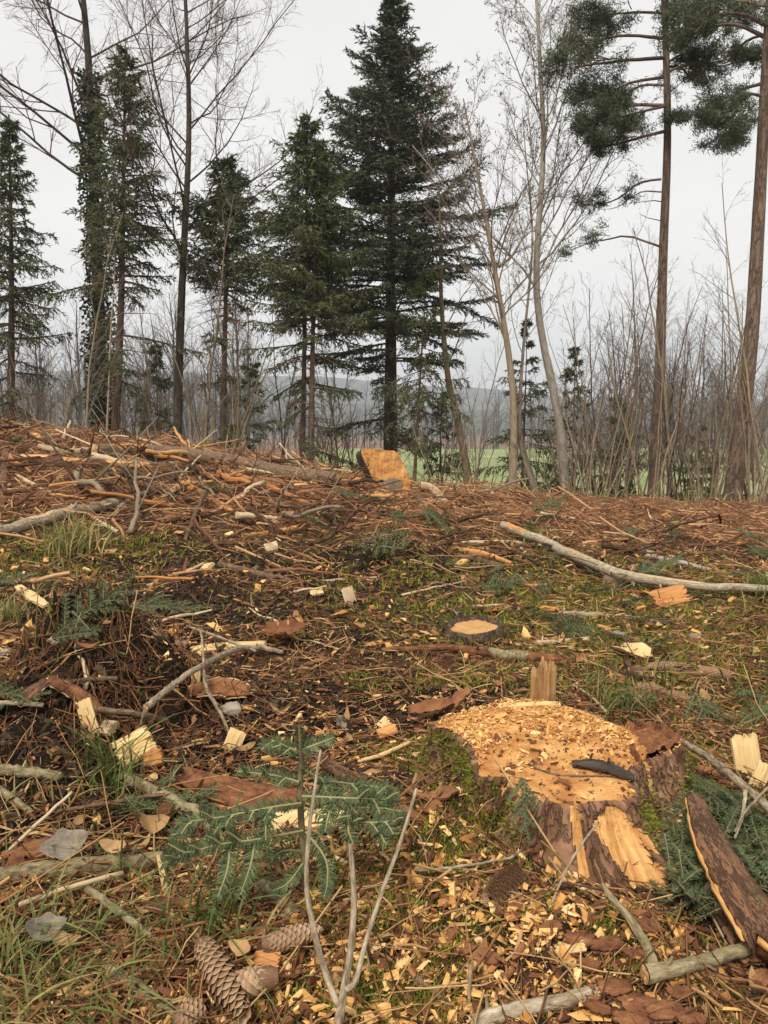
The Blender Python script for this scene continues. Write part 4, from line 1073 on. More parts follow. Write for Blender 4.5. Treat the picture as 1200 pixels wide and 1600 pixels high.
stick('branch', 'long dark-red pole slanting down the mound centre', [(300, 735), (370, 757), (430, 785), (500, 822)], [4, 4, 4, 3], 'bark_red')
stick('branch', 'straight orange-brown pole above the dark-red one on the mound', [(345, 733), (420, 760), (490, 792)], 4, 'wood_orange')
stick('branch', 'thick orange peeled branch left of the dark-red pole', [(286, 756), (330, 778), (376, 809)], [6, 5, 4], 'wood_orange')
stick('branch', 'brown stick standing out of the mound above the bare soil', [(320, 768, .1), (305, 805, .05), (290, 842)], 3.4, 'stick_brown')
stick('branch', 'short tan broken piece on the mound beneath the log', [(252, 782), (278, 762)], 6, 'wood_dry', wob=.1)
stick('branch', 'twin splintered stem jutting up at the right of the crest log', [(272, 692), (300, 678)], 4, 'bark_red')
stick('branch', 'thin pale splinter standing at the far left top of the mound', [(12, 668), (20, 652, .06)], 3, 'wood_straw')
stick('branch', 'stout reddish branch below the far left top', [(0, 690), (50, 684), (110, 690)], 5, 'bark_red')
stick('branch', 'tan pole lying left of the long crest log', [(60, 698), (110, 706), (160, 700)], 5, 'wood_dry')
stick('log', 'brown half-buried log on the dark soil below the mound', [(343, 882), (395, 895), (452, 908)], [5.5, 5.5, 5], 'stick_brown', 'log')
stick('branch', 'forked tan twig left of the half-buried log', [(230, 915), (275, 900), (320, 880)], 2.5, 'wood_dry')
stick('branch', 'brown branch across the bare slope with an orange broken end', [(380, 838), (425, 832), (468, 824)], 4, 'wood_orange')
stick('branch', 'thin dark upright stick at the centre of the slope', [(590, 828, .12), (589, 868)], 2.2, 'stick_brown')
stick('log', 'short tan log leaning beside the upright stump slab', [(657, 744, .06), (676, 764, .03), (696, 788)], [7, 7, 7], 'wood_dry', 'log', S=12, wob=.05)
stick('branch', 'stubby brown log end at the right foot of the slab', [(640, 768), (662, 788)], 7, 'stick_brown', wob=.1)
stick('log', 'long pale peeling pole lying down the right slope', [(785, 820, .05), (850, 846, .05), (925, 880, .05), (990, 902, .04), (1100, 916, .04), (1215, 920, .04)], [6, 7, 8, 8, 6.5, 6], 'stick_grey', 'log', wob=.1,
      bare=[(.02, .12, -.5, .9, 'wood_orange'), (.3, .4, -.4, .8, 'wood_dry'), (.62, .8, -.7, .6, 'wood_dry')])
stick('branch', 'brown stub forking from the long pale pole', [(930, 884), (945, 898), (958, 914)], [8, 8, 7], 'stick_brown')
stick('branch', 'whitish branch above the long pole on the right', [(972, 864), (1020, 870), (1065, 880), (1110, 890)], [3, 4, 4, 3], 'bark_pale')
stick('branch', 'peeled tan branch left of the whitish one', [(975, 858), (1010, 862), (1055, 872)], 3.2, 'wood_dry')
stick('branch', 'reddish branch over the right slope ending by the pole', [(690, 812), (740, 822), (800, 850)], 3.5, 'bark_red')
stick('branch', 'orange broken branch on the slope left of the long pole', [(712, 858), (755, 866), (800, 880)], [4, 5, 3], 'wood_orange')
stick('branch', 'brown stick crossing the orange broken branch', [(715, 868), (760, 878), (785, 885)], 4, 'stick_brown')
stick('branch', 'straight tan pole lying level on the right slope', [(720, 848), (780, 847), (846, 852)], 3, 'wood_dry')
stick('log', 'pale mossy pole lying level in the green moss', [(872, 958), (930, 962), (1000, 967)], [4, 4.5, 4], 'stick_grey', 'log')
stick('branch', 'level grey stick at the right edge above the moss', [(1040, 912), (1120, 918), (1210, 916)], 3, 'stick_grey')
stick('branch', 'thin brown stick among green sprigs at the right edge', [(1095, 940), (1150, 955), (1205, 965)], 2.4, 'stick_brown')
stick('branch', 'red peeled pole with a green bark band behind the big stump', [(597, 1016), (690, 1012), (760, 1020), (820, 1026), (886, 1031)], [4, 5, 8, 8, 7.5], 'wood_rotten', 'branch', wob=.08, ends='wood_orange',
      bare=[(.52, .78, -2.2, 2.2, 'stick_green')])
stick('branch', 'short smooth tan stick above the red peeled pole', [(836, 1006), (880, 1003), (920, 1000)], 5, 'wood_dry', wob=.1)
stick('branch', 'brown bent stick lying right of the splinter', [(980, 1048), (1030, 1046), (1090, 1052), (1146, 1058)], [5, 5, 4, 4], 'stick_brown')
stick('branch', 'thin tan twig curving over the stump slope at right', [(895, 1070), (925, 1090), (950, 1115)], 2.2, 'wood_dry')
stick('branch', 'grey bark-covered pole leaning past the right side of the stump', [(1068, 1160, .06), (1110, 1185, .07), (1150, 1218, .07), (1215, 1275, .06)], [5, 6, 6.5, 7], 'stick_grey', lift=.02,
      subs=[([(1165, 1235, .07), (1160, 1275, .05), (1148, 1310, .03)], [3.5, 2.5, 2]), ([(1200, 1230, .1), (1165, 1268, .06), (1148, 1300, .04)], [2, 2, 1.5])])
stick('bark_stick', 'dark curved piece of bark lying on the stump cut', [(895, 1194), (935, 1196), (965, 1206), (992, 1216)], [6, 9, 9, 5], 'bark_dark', 'bark', z_on=SH, wob=.06, ends='wood_straw')
stick('branch', 'thin twig lying across the stump cut', [(820, 1190), (860, 1208), (905, 1212), (960, 1212)], 1.6, 'stick_brown', z_on=SH)
# foreground left
stick('log', 'dark mossy branch lying at the left edge in the foreground', [(-15, 1372), (60, 1362), (130, 1354), (255, 1343)], [14, 14, 14, 12], 'stick_green', 'log', wob=.06, lump=.1)
stick('branch', 'straight tan stick below the dark mossy branch', [(30, 1414, .02), (110, 1386, .03), (192, 1364, .03)], [4, 4, 4], 'wood_dry')
stick('branch', 'dark greenish stick slanting through the grass', [(132, 1384, .02), (200, 1436, .02), (275, 1496)], [6, 6, 5], 'stick_green')
stick('branch', 'pale brown straight stalk rising right at the left edge', [(-5, 1348, .01), (55, 1290, .04), (112, 1238, .06)], [3, 3, 2.4], 'wood_dry')
stick('branch', 'mossy grey stick in the bottom left corner', [(170, 1512), (245, 1565), (305, 1612)], [9, 11, 11], 'stick_green')
stick('branch', 'dark grey branch behind the fir seedling at left', [(190, 1214), (255, 1245), (330, 1290), (350, 1335)], [9, 11, 12, 11], 'stick_green', sink=.5)
stick('branch', 'brown twig lying level above the grey leaf', [(90, 1268, .03), (180, 1253, .03), (278, 1238, .02)], [3, 3.4, 3], 'stick_brown')
stick('branch', 'mossy dark branch end at the left edge by the soil heap', [(-10, 1202), (40, 1206), (95, 1214)], [9, 9, 7], 'stick_green')
stick('branch', 'short green-grey stick below the soil heap at the left edge', [(-8, 1228), (22, 1250), (50, 1272)], [6, 6, 5], 'stick_green')
stick('branch', 'smooth tan stub showing below the fir seedling', [(408, 1385), (435, 1400), (462, 1436)], [12, 13, 11], 'stick_green', ends='wood_orange', wob=.08)
# forked grey sticks
stick('branch', 'long crooked grey branch over the soil heap with hanging side shoots', [(228, 1105, .10), (265, 1075, .10), (315, 1040, .08), (370, 1015, .05), (405, 1012, .03), (442, 1019, .01)], [6, 5, 4.5, 5, 4.5, 3.5], 'stick_grey',
      subs=[([(315, 1040, .08), (325, 1080, .05), (345, 1115, .02), (362, 1158, 0)], [3.5, 3.5, 3, 2.4]), ([(292, 978, .04), (340, 995, .05), (400, 1018, .03)], [2, 2.6, 2.4]), ([(318, 1038, .08), (316, 1000, .1), (312, 985, .12)], [2, 1.6, 1.2]),
            ([(228, 1108, .10), (222, 1130, .05), (216, 1150, 0)], [4, 3.6, 3])])
stick('branch', 'brown stick with an orange torn end on the soil heap', [(118, 1104, .05), (165, 1110, .05), (215, 1116, .05), (260, 1127, .04)], [4.5, 5, 5, 5], 'stick_brown', ends='wood_rotten')
stick('branch', 'thin grey stick at the left edge of the soil heap', [(-8, 1098, .03), (30, 1099, .03), (68, 1102, .02)], 4, 'stick_grey')
stick('branch', 'short brown stick stuck into the soil heap', [(98, 1068, .02), (140, 1062, .03), (184, 1060, .02)], 4, 'stick_brown')
stick('branch', 'thin straight twig lying right of the yellow chunk', [(242, 1178), (285, 1168), (328, 1158)], 2.2, 'wood_dry')
stick('branch', 'long thin brown twig arching behind the fir seedling', [(330, 1085), (390, 1092), (440, 1105), (458, 1118)], 2, 'stick_brown')
stick('branch', 'pale curving twig beside the notch of the stump', [(560, 1190, .01), (600, 1178, .01), (640, 1160, .02)], [3, 4, 3], 'wood_straw')
stick('branch', 'brown log end between the seedling and the stump', [(500, 1185, .01), (530, 1205, .01), (575, 1222)], [8, 9, 8], 'bark_red')
stick('branch', 'thin twig lying over the mossy foot of the stump', [(640, 1362, .01), (710, 1355, .02), (790, 1342, .02), (812, 1330, .03)], 2.2, 'stick_grey')
# the forked grey stick standing in front
def pole(pts, hw, y0):
    W = np.array([at_y(u, v, y0 + dy) for u, v, dy in pts]); R = np.array(hw) * y0 * 1.1 / FPX
    P = catmull(W, 5 * len(pts)); return P, np.interp(np.linspace(0, 1, len(P)), np.linspace(0, 1, len(R)), R)
yb = float(G(533, 1590)[1]) - .05
root = thing('forked_stick', 'grey three-pronged stick standing in front of the fir seedling', 'stick', G(533, 1600))
for nm, pts, hw in (('stem', [(524, 1625, -.02), (530, 1590, 0), (536, 1555, .02), (548, 1480, .05), (553, 1400, .09), (547, 1318, .12)], [9, 9, 8, 6.5, 6, 5]),
                    ('prong', [(529, 1572, .01), (512, 1530, .03), (492, 1460, .05), (479, 1380, .08), (484, 1290, .12), (492, 1230, .15), (501, 1172, .18)], [6, 6.5, 6, 5, 4, 3.4, 2.6]),
                    ('prong', [(540, 1548, .02), (556, 1530, .03), (572, 1470, .06), (598, 1390, .10), (626, 1315, .13), (651, 1232, .16)], [6, 5.5, 5, 4.5, 4, 3.5])):
    P, R = pole(pts, [q * .82 for q in hw], yb); tubes(Geo(), P[None], R[None], 12, .4 if nm == 'stem' else .75, lump=.10, cap=True).obj(nm, 'stick_grey', root)
# foreground right
stick('branch', 'pale weathered branch lying in the bottom right foreground', [(738, 1600), (800, 1580), (870, 1566), (952, 1545)], [13, 12, 11, 10], 'stick_grey', wob=.06, ends='wood_dry')
stick('branch', 'knobbly grey-green branch at the right foot of the stump', [(1008, 1522, .01), (1055, 1514, .015), (1105, 1500, .02), (1164, 1483, .02)], [15, 11, 10, 10], 'stick_green', wob=.06,
      subs=[([(1020, 1518, .02), (1012, 1480, .02), (985, 1438, .03), (955, 1402, .05), (940, 1380, .06)], [11, 8, 7, 5, 3])])
stick('branch', 'thin grey twig leaning against the stump front', [(858, 1420), (895, 1340, .08), (935, 1285, .12)], 1.8, 'stick_grey')
stick('branch', 'thin twig crossing below the stump bark', [(870, 1378, .03), (915, 1385, .03), (960, 1396, .02)], 1.8, 'stick_brown')
stick('branch', 'pale root stub under the leaning bark slab', [(1085, 1405, .02), (1105, 1395, .04), (1120, 1370, .06)], [9, 8, 7], 'stick_grey')
stick('branch', 'dark thin stick in the chips at the bottom', [(640, 1455), (690, 1495), (735, 1520)], 3, 'wood_dry')
stick('branch', 'upright dark twig in the chips', [(735, 1505, .04), (732, 1575)], 3.4, 'stick_green')
stick('branch', 'slanting brown stick left of the pale weathered branch', [(640, 1520), (690, 1560), (720, 1600)], [6, 6, 5], 'stick_brown')
# ------------------------------------------------------------------ bark slabs, chunks, leaves, stones, cones
def slab(name, label, px, hw, lift, curl, thick, bark, inner, tilt=0.0, cat='bark', edge=1.06, jag=.12, flip=False):
    """a curved plate of bark with its wood lining; px centre line with lifts, hw half widths in pixels"""
    W = []; RR = []
    for q, h in zip(px, hw):
        p = G(q[0], q[1], lift + (q[2] if len(q) > 2 else 0)); W.append(p); RR.append(h * depth_of(p) / FPX)
    k = 26 if max(hw) > 28 else 15; P = catmull(np.array(W), k); R = np.interp(np.linspace(0, 1, k), np.linspace(0, 1, len(RR)), RR)
    T = unit(np.gradient(P, axis=0)); up = np.array([0, -.45, 1.0]); up = unit(up - (T * up).sum(-1, keepdims=True) * T)
    sd = np.cross(T, up)
    ca, sa = math.cos(tilt), math.sin(tilt); up, sd = up * ca + sd * sa, sd * ca - up * sa
    m = 13 if max(hw) > 28 else 9
    def sheet(scale, off, jg, seed):
        V = np.zeros((k, m, 3))
        jl = jg * pn(np.arange(k) * .55, np.zeros(k), seed); jr = jg * pn(np.arange(k) * .55, np.ones(k) * 5, seed)
        for j in range(m):
            s = 2 * j / (m - 1) - 1
            x = s * (1 + np.where(s > 0, jr, jl)) * scale * R
            a = curl * s
            rough = .05 * R * pn(np.arange(k) * .8, np.full(k, j * .7), seed + 3)
            V[:, j] = P + sd * x[:, None] * (math.cos(a * .5)) + up * ((off - (abs(s) ** 2) * curl * R * .5 + rough)[:, None])
        endj = rng.normal(0, .5, m); V[0] += T[0] * endj[:, None] * R[0] * .6; V[-1] += T[-1] * rng.normal(0, .5, m)[:, None] * R[-1] * .6
        return V
    root = thing(name, label, cat, P[0])
    def solid(Vt, Vb, nm, mat):
        n = k * m; q = (np.arange(k - 1)[:, None] * m + np.arange(m - 1)[None]).reshape(-1)
        Q = [np.stack([q, q + 1, q + m + 1, q + m], -1), n + np.stack([q, q + m, q + m + 1, q + 1], -1)]
        i = np.arange(k - 1) * m
        Q += [np.stack([i, i + m, n + i + m, n + i], -1), np.stack([i + m - 1, n + i + m - 1, n + i + 2 * m - 1, i + 2 * m - 1], -1)]
        j = np.arange(m - 1); Q += [np.stack([j, n + j, n + j + 1, j + 1], -1)]
        j = j + (k - 1) * m; Q += [np.stack([j, j + 1, n + j + 1, n + j], -1)]
        L = np.concatenate([[0], np.cumsum(np.linalg.norm(np.diff(P, axis=0), axis=1))])
        tc = np.stack([np.broadcast_to(np.linspace(-1, 1, m)[None] * R[:, None], (k, m)), np.zeros((k, m)), np.broadcast_to(L[:, None], (k, m))], -1)
        Geo().add(np.concatenate([Vt.reshape(-1, 3), Vb.reshape(-1, 3)]), np.concatenate(Q), None, rng.random() * .5 + .4, np.concatenate([tc.reshape(-1, 3)] * 2) + rng.random() * 3).obj(nm, mat, root)
    sd_ = int(rng.integers(100, 900))
    a, b, c = thick * .5, 0, -thick * .45
    if flip:
        solid(sheet(1, a, jag, sd_), sheet(1, b, jag, sd_), 'wood', inner); solid(sheet(edge, b - .0004, jag, sd_ + 9), sheet(edge, c, jag, sd_ + 9), 'bark', bark)
    else:
        solid(sheet(1, a, jag, sd_), sheet(1, b, jag, sd_), 'bark', bark); solid(sheet(edge, b - .0004, jag, sd_ + 9), sheet(edge, c, jag, sd_ + 9), 'wood', inner)
    return root
slab('bark_slab', 'long reddish bark slab with a pale wood edge leaning right of the stump', [(1086, 1246, .10), (1115, 1310, .09), (1155, 1380, .07), (1215, 1470, .05)], [14, 30, 40, 50], .02, .5, .014, 'bark_red', 'wood_fresh', tilt=-.25, edge=1.07, jag=.2)
slab('bark_slab', 'brown rough bark piece under the leaning slab', [(1118, 1385, .03), (1140, 1430, .02), (1165, 1480, .01)], [18, 24, 22], .01, .5, .02, 'bark_stump', 'wood_dry')
slab('bark_slab', 'red bark strip with torn pale wood behind the fir seedling', [(285, 1212), (350, 1238), (420, 1252), (480, 1258)], [14, 24, 26, 16], .02, -.3, .014, 'wood_rotten', 'wood_orange', edge=1.15, jag=.3)
slab('wood_plate', 'flat pale orange wood plate behind the seedling stem', [(420, 1290), (470, 1285), (540, 1282)], [18, 24, 16], .012, .1, .014, 'wood_straw', 'wood_orange', cat='wood', jag=.25)
slab('bark_slab', 'bowl-shaped brown bark piece beside the grey stone', [(305, 1085), (345, 1082), (388, 1082)], [16, 24, 14], .02, -.9, .008, 'leaf_brown', 'wood_straw', edge=1.2, jag=.3)
slab('wood_plate', 'pale split wood strip lying behind the grey branch', [(300, 1015), (350, 1010), (415, 1006)], [7, 9, 6], .01, .3, .012, 'wood_straw', 'wood_dry', cat='wood', jag=.2)
slab('bark_slab', 'curled reddish bark flake standing on the dark soil', [(412, 985, .03), (435, 990, .02), (460, 988, .04)], [14, 20, 24], .02, -1.2, .006, 'leaf_brown', 'wood_orange', jag=.4)
slab('bark_slab', 'pinkish torn bark strip draped over the soil heap', [(75, 1060, .03), (110, 1075, .03), (140, 1098, .03), (155, 1112, .02)], [9, 13, 13, 8], .02, .6, .008, 'wood_rotten', 'wood_dry', jag=.4)
slab('bark_slab', 'pinkish bark strip hanging down the left of the soil heap', [(72, 1062, .02), (50, 1078, .02), (28, 1100, .01)], [10, 12, 8], .02, .5, .008, 'bark_red', 'wood_dry', jag=.3)
slab('bark_slab', 'reddish bark plate lying flat left of the grey leaf', [(15, 1345), (50, 1330), (85, 1318)], [20, 24, 14], .02, .4, .01, 'wood_rotten', 'wood_rotten', jag=.3)
slab('bark_slab', 'dark brown bark plate among the chips at bottom centre', [(722, 1482), (750, 1492), (782, 1500)], [12, 15, 8], .012, .5, .008, 'leaf_brown', 'wood_rotten', jag=.3)
slab('bark_slab', 'rounded pale chip with a brown rim lying on green moss', [(968, 1012, .01), (992, 1016, .02), (1016, 1026, .01)], [12, 18, 12], .012, -.5, .012, 'wood_straw', 'bark_red', edge=1.15, jag=.15)
slab('bark_slab', 'folded dead bark left of the torn splinter', [(640, 1112, .01), (670, 1108, .02), (705, 1098, .03)], [9, 14, 9], .012, -.9, .006, 'leaf_brown', 'bark_red', jag=.5)
slab('bark_slab', 'upright dark bark curl behind the stump', [(705, 1110, .01), (718, 1092, .04), (735, 1078, .06)], [8, 10, 5], .012, -1, .006, 'leaf_brown', 'bark_red', jag=.5)
slab('wood_plate', 'long pale wood chip lying on grass at left', [(28, 916, .02), (48, 930, .02), (72, 946, .02)], [5, 9, 5], .01, .3, .012, 'wood_straw', 'wood_straw', cat='wood', jag=.25)
slab('bark_slab', 'brown curved bark strip under the leaning slab on green sprigs', [(1050, 1318, .03), (1062, 1340, .03), (1070, 1366, .02)], [7, 9, 6], .012, -.6, .006, 'bark_red', 'wood_orange', jag=.3)
# crumbly red bark at the foot of the stump
for i, (u, v, w_) in enumerate([(960, 1545, 24), (1000, 1570, 30), (1040, 1582, 26), (985, 1596, 26), (1060, 1555, 18), (935, 1575, 18), (1080, 1590, 20), (905, 1470, 22), (860, 1450, 16), (950, 1480, 24), (1010, 1450, 22), (1000, 1492, 20), (920, 1510, 18), (1175, 1495, 20), (1190, 1530, 22)]):
    r_ = slab('bark_flake', 'crumbly dark red bark flake at the foot of the stump', [(u - w_, v - rng.uniform(-8, 8)), (u, v), (u + w_, v + rng.uniform(-8, 8))], [w_ * .4, w_ * .6, w_ * .35], .014, rng.uniform(-.6, .8), .012, 'wood_rotten', 'bark_red', tilt=rng.uniform(-.4, .4), jag=.5)
    r_['group'] = 'crumbly red bark flakes'
for i, (u, v) in enumerate([(600, 1235), (620, 1262), (655, 1240), (590, 1262), (640, 1275), (670, 1262), (690, 1240), (560, 1250)]):
    w_ = rng.uniform(16, 26)
    r_ = slab('bark_flake', 'red-brown bark flake in the hollow left of the stump', [(u - w_, v + rng.uniform(-8, 8)), (u, v, .01), (u + w_, v + rng.uniform(-10, 10))], [w_ * .3, w_ * .5, w_ * .3], .012, rng.uniform(-.9, .6), .007, 'leaf_brown', 'wood_rotten', tilt=rng.uniform(-.5, .5), jag=.5)
    r_['group'] = 'bark flakes in the stump hollow'

def chunk(name, label, u, v, L, W, T, ang, mat, tilt=0.35, n=6, jag=.25, lift=.01, stand=False, tint=.6, cat='wood chip'):
    p = G(u, v, lift); d = depth_of(p); L, W, T = L * d / FPX, W * d / FPX, T * d / FPX
    if stand: ex = np.array([math.sin(ang), .25, math.cos(ang)]); ey = np.array([math.cos(ang), 0, -math.sin(ang)])
    else: ex = np.array([math.cos(ang), math.sin(ang), tilt * .4]); ey = np.array([-math.sin(ang), math.cos(ang), tilt])
    ex = unit(ex); ey = unit(ey - ex * (ex @ ey)); ez = np.cross(ex, ey)
    g = strips(Geo(), np.zeros(3), ex, ey, ez, L, W, T, n, jag, tint, bend=T * .5)
    o = g.obj(name, mat, smooth=False); o.location = p + np.array([0, 0, (L if stand else T) * .35])
    return tag(o, label, cat)
chunk('wood_chunk', 'large splintered yellow wood chunk beside the grass tuft', 212, 1178, 62, 48, 26, .5, 'wood_straw', .9, 9, .25, .02)
chunk('wood_chunk', 'orange fibrous end of wood next to the yellow chunk', 240, 1192, 34, 28, 18, .2, 'wood_orange', .6, 6, .3, .01)
chunk('wood_chunk', 'flat cream wood block standing by the soil heap', 138, 1140, 58, 24, 8, -.35, 'wood_straw', n=4, jag=.12, stand=True, lift=0)
chunk('wood_chunk', 'shredded orange wood fibres right of the cream block', 165, 1142, 74, 26, 14, -.75, 'wood_dry', .6, 8, .35, .02)
chunk('wood_chunk', 'small upright cream block left of the bowl-shaped bark', 306, 1068, 30, 14, 8, .02, 'wood_straw', n=3, jag=.08, stand=True, lift=0)
chunk('wood_chunk', 'square cream wood block below the hanging side shoots', 366, 1170, 36, 26, 10, .4, 'wood_straw', n=4, jag=.1, stand=True, lift=0)
chunk('wood_chunk', 'orange wood chunk with a dark underside on the right moss', 1046, 938, 62, 40, 14, .1, 'wood_orange', .5, 7, .25, .02)
chunk('wood_chunk', 'tall torn yellow wood piece at the right edge behind the grey pole', 1165, 1210, 76, 40, 16, -.1, 'wood_straw', n=5, jag=.2, stand=True, lift=0)
chunk('wood_chunk', 'pale wood shard leaning right of the torn yellow piece', 1188, 1228, 46, 24, 12, .5, 'wood_straw', n=4, jag=.3, stand=True, lift=0)
chunk('wood_chunk', 'bright orange chip near the notch of the stump', 605, 1147, 34, 18, 10, .2, 'wood_orange', .7, 4, .2)
chunk('wood_chunk', 'cream triangular chip above the bright orange chip', 600, 1133, 24, 16, 6, .9, 'wood_straw', .9, 4, .3)
chunk('wood_chunk', 'pale chip lying flat in the bottom chips', 890, 1484, 54, 18, 8, .05, 'wood_straw', .3, 4, .25)
chunk('wood_chunk', 'orange wood chip under the forked stick', 418, 1502, 46, 28, 8, -.1, 'wood_orange', .5, 5, .2)
chunk('wood_chunk', 'small wood block on the mid slope right of the log', 424, 860, 22, 20, 12, .3, 'wood_dry', .5, 4, .2)
chunk('wood_chunk', 'orange chip below the grey forked twig', 325, 888, 22, 16, 8, -.7, 'wood_straw', .5, 4, .3)
chunk('wood_chunk', 'pale wood chip on dark soil near the slope centre', 495, 928, 22, 14, 7, .2, 'wood_straw', .4, 3, .2)
chunk('wood_chunk', 'tan upright bark chip on dark soil', 545, 940, 30, 18, 6, -.3, 'wood_dry', n=3, jag=.3, stand=True)
chunk('wood_chunk', 'rounded pale chunk on the right crest', 1040, 800, 12, 14, 10, .3, 'wood_fresh', .8, 4, .1)

# leaves
def leaf_mesh(L, W, curl, fold, seed, k=12, m=7):
    V = []
    for i in range(k):
        s = i / (k - 1)
        w_ = W * (math.sin(PI * min(1, s * .96 + .03)) ** .75) * (1 + .10 * math.sin(s * 11 + seed) + .06 * math.sin(s * 19 + seed * 2))
        for j in range(m):
            q = 2 * j / (m - 1) - 1
            V.append([(s - .5) * L, q * w_, curl * L * (s - .5) ** 2 * 1.6 + fold * abs(q) * w_ + .10 * W * math.sin(5 * s + 3 * q + seed) + .05 * W * math.sin(13 * s - 7 * q + seed)])
    q = (np.arange(k - 1)[:, None] * m + np.arange(m - 1)[None]).reshape(-1)
    return np.array(V), np.stack([q, q + 1, q + m + 1, q + m], -1)
def leaf(label, u, v, L, W, ang, mat, curl=.5, fold=.3, tilt=(0.3, 0), lift=.02, group=None):
    p = G(u, v, lift); d = depth_of(p); V, Q = leaf_mesh(L * d / FPX, W * d / FPX / 2, curl, fold, rng.uniform(0, 9))
    o = Geo().add(V, Q, None, rng.random(), V * 1.0 + rng.random()).obj('dead_leaf', mat); o.location = p
    o.rotation_euler = (tilt[0], tilt[1], ang); return tag(o, label, 'leaf', group)
leaf('crumpled pale grey dead leaf on the dark mossy branch', 105, 1322, 72, 50, .3, 'leaf_grey', .6, .25, (.5, -.2), .045)
leaf('pale grey curled leaf in the grass at lower left', 68, 1455, 60, 46, .5, 'leaf_grey', .9, .3, (.4, .2), .03)
leaf('tan curled leaf beside the pale grey crumpled leaf', 182, 1325, 46, 22, -.2, 'leaf_tan', .9, .5, (.6, 0), .04)
leaf('tan crumpled leaf left of the fir seedling', 232, 1292, 52, 34, .8, 'leaf_tan', 1.0, .5, (.6, .3), .03)
leaf('brown glossy leaf above the tan crumpled leaf', 252, 1270, 36, 18, 1.0, 'leaf_brown', .9, .5, (.6, 0), .03)
leaf('red-brown leaf low between seedling and grass', 255, 1420, 60, 30, .3, 'leaf_brown', .7, .4, (.3, 0), .02)
leaf('orange-brown leaf by the grey curled leaf', 100, 1470, 50, 22, .1, 'leaf_tan', .8, .4, (.3, .2), .025)
leaf('orange leaf between the two cone tips', 378, 1483, 42, 24, -.5, 'leaf_tan', .7, .3, (.5, 0), .03)
leaf('small pale yellow leaf under the grey leaf', 122, 1283, 28, 14, 1.2, 'leaf_tan', .5, .3, (.7, 0), .02)
leaf('white-grey bark scrap standing like a shell by the seedling top', 528, 1132, 36, 26, 1.3, 'leaf_grey', .8, .5, (1.0, 0), .02)
leaf('orange curled leaf right of the stump on green sprigs', 1046, 1290, 40, 20, 1.3, 'leaf_tan', .9, .4, (.8, .3), .04)
leaf('brown leaf at the right edge below the slab', 1185, 1490, 50, 40, .9, 'leaf_brown', .9, .4, (.8, .3), .03)
leaf('pale leaf scrap behind the crooked grey branch', 285, 1010, 30, 16, -.6, 'leaf_grey', .7, .3, (.5, 0), .015)
leaf('cream leaf on the stump rim left of the splinter', 748, 1112, 32, 18, .2, 'wood_straw', .5, .4, (.4, 0), .012)
leaf('grey flat scrap on the right moss', 965, 992, 30, 16, -.3, 'leaf_grey', .4, .2, (.3, 0), .012)
leaf('grey flat scrap right of the long pole', 1085, 995, 26, 16, .4, 'leaf_grey', .4, .2, (.3, 0), .012)
for i in range(70):
    u = rng.uniform(0, 1200); v = rng.uniform(1010, 1600)
    if 660 < u < 1100 and 1085 < v < 1440: continue
    leaf(f'small dead leaf in the {"left" if u < 400 else "middle" if u < 800 else "right"} {"near" if v > 1300 else "farther"} foreground litter', u, v, rng.uniform(18, 40), rng.uniform(10, 20), rng.uniform(0, 6.28), 'leaf_brown' if rng.random() < .75 else 'leaf_tan', rng.uniform(.2, 1.2), rng.uniform(0, .6), (rng.normal(0, .35), rng.normal(0, .35)), .012, 'small dead leaves')
for i in range(34):
    leaf('small brown dead leaf lying on the soil of the slope', rng.uniform(0, 1200), rng.uniform(860, 1010), rng.uniform(12, 24), rng.uniform(8, 14), rng.uniform(0, 6.28), 'leaf_brown' if rng.random() < .6 else 'leaf_tan', rng.uniform(.2, 1.2), rng.uniform(0, .6), (rng.normal(0, .35), rng.normal(0, .35)), .012, 'small dead leaves up the slope')

# stones
def stone(label, u, v, wpx, flat, mat='stone'):
    p = G(u, v, .004); r = wpx * depth_of(p) / FPX / 2
    a = np.linspace(0, 2 * PI, 22, endpoint=False); e = np.linspace(-PI / 2, PI / 2, 13); A, E = np.meshgrid(a, e); s = rng.uniform(0, 50)
    n = 1 + .5 * pn(np.cos(A) * 1.1 + s, np.sin(A) * 1.1 + E, 71) + .25 * pn(np.cos(A) * 3 + s, np.sin(A) * 3 + E * 2.4, 72)
    V = np.stack([np.cos(A) * np.cos(E) * n * r, np.sin(A) * np.cos(E) * n * r * .75, np.sin(E) * n * r * flat], -1).reshape(-1, 3)
    q = np.arange(12)[:, None] * 22 + np.arange(22)[None]; q2 = np.arange(12)[:, None] * 22 + (np.arange(22)[None] + 1) % 22
    o = Geo().add(V, np.stack([q, q2, q2 + 22, q + 22], -1).reshape(-1, 4), None, .5).obj('stone', mat); o.location = p
    return tag(o, label, 'stone')
stone('flat grey stone beside the bowl-shaped bark', 362, 1108, 38, .55)
stone('grey-brown stone on the top of the soil heap', 88, 1000, 24, .6)
stone('small dark stone right of the soil heap', 240, 995, 14, .7)
stone('dull stone half sunk at the left edge of the slope', 8, 1020, 22, .5)

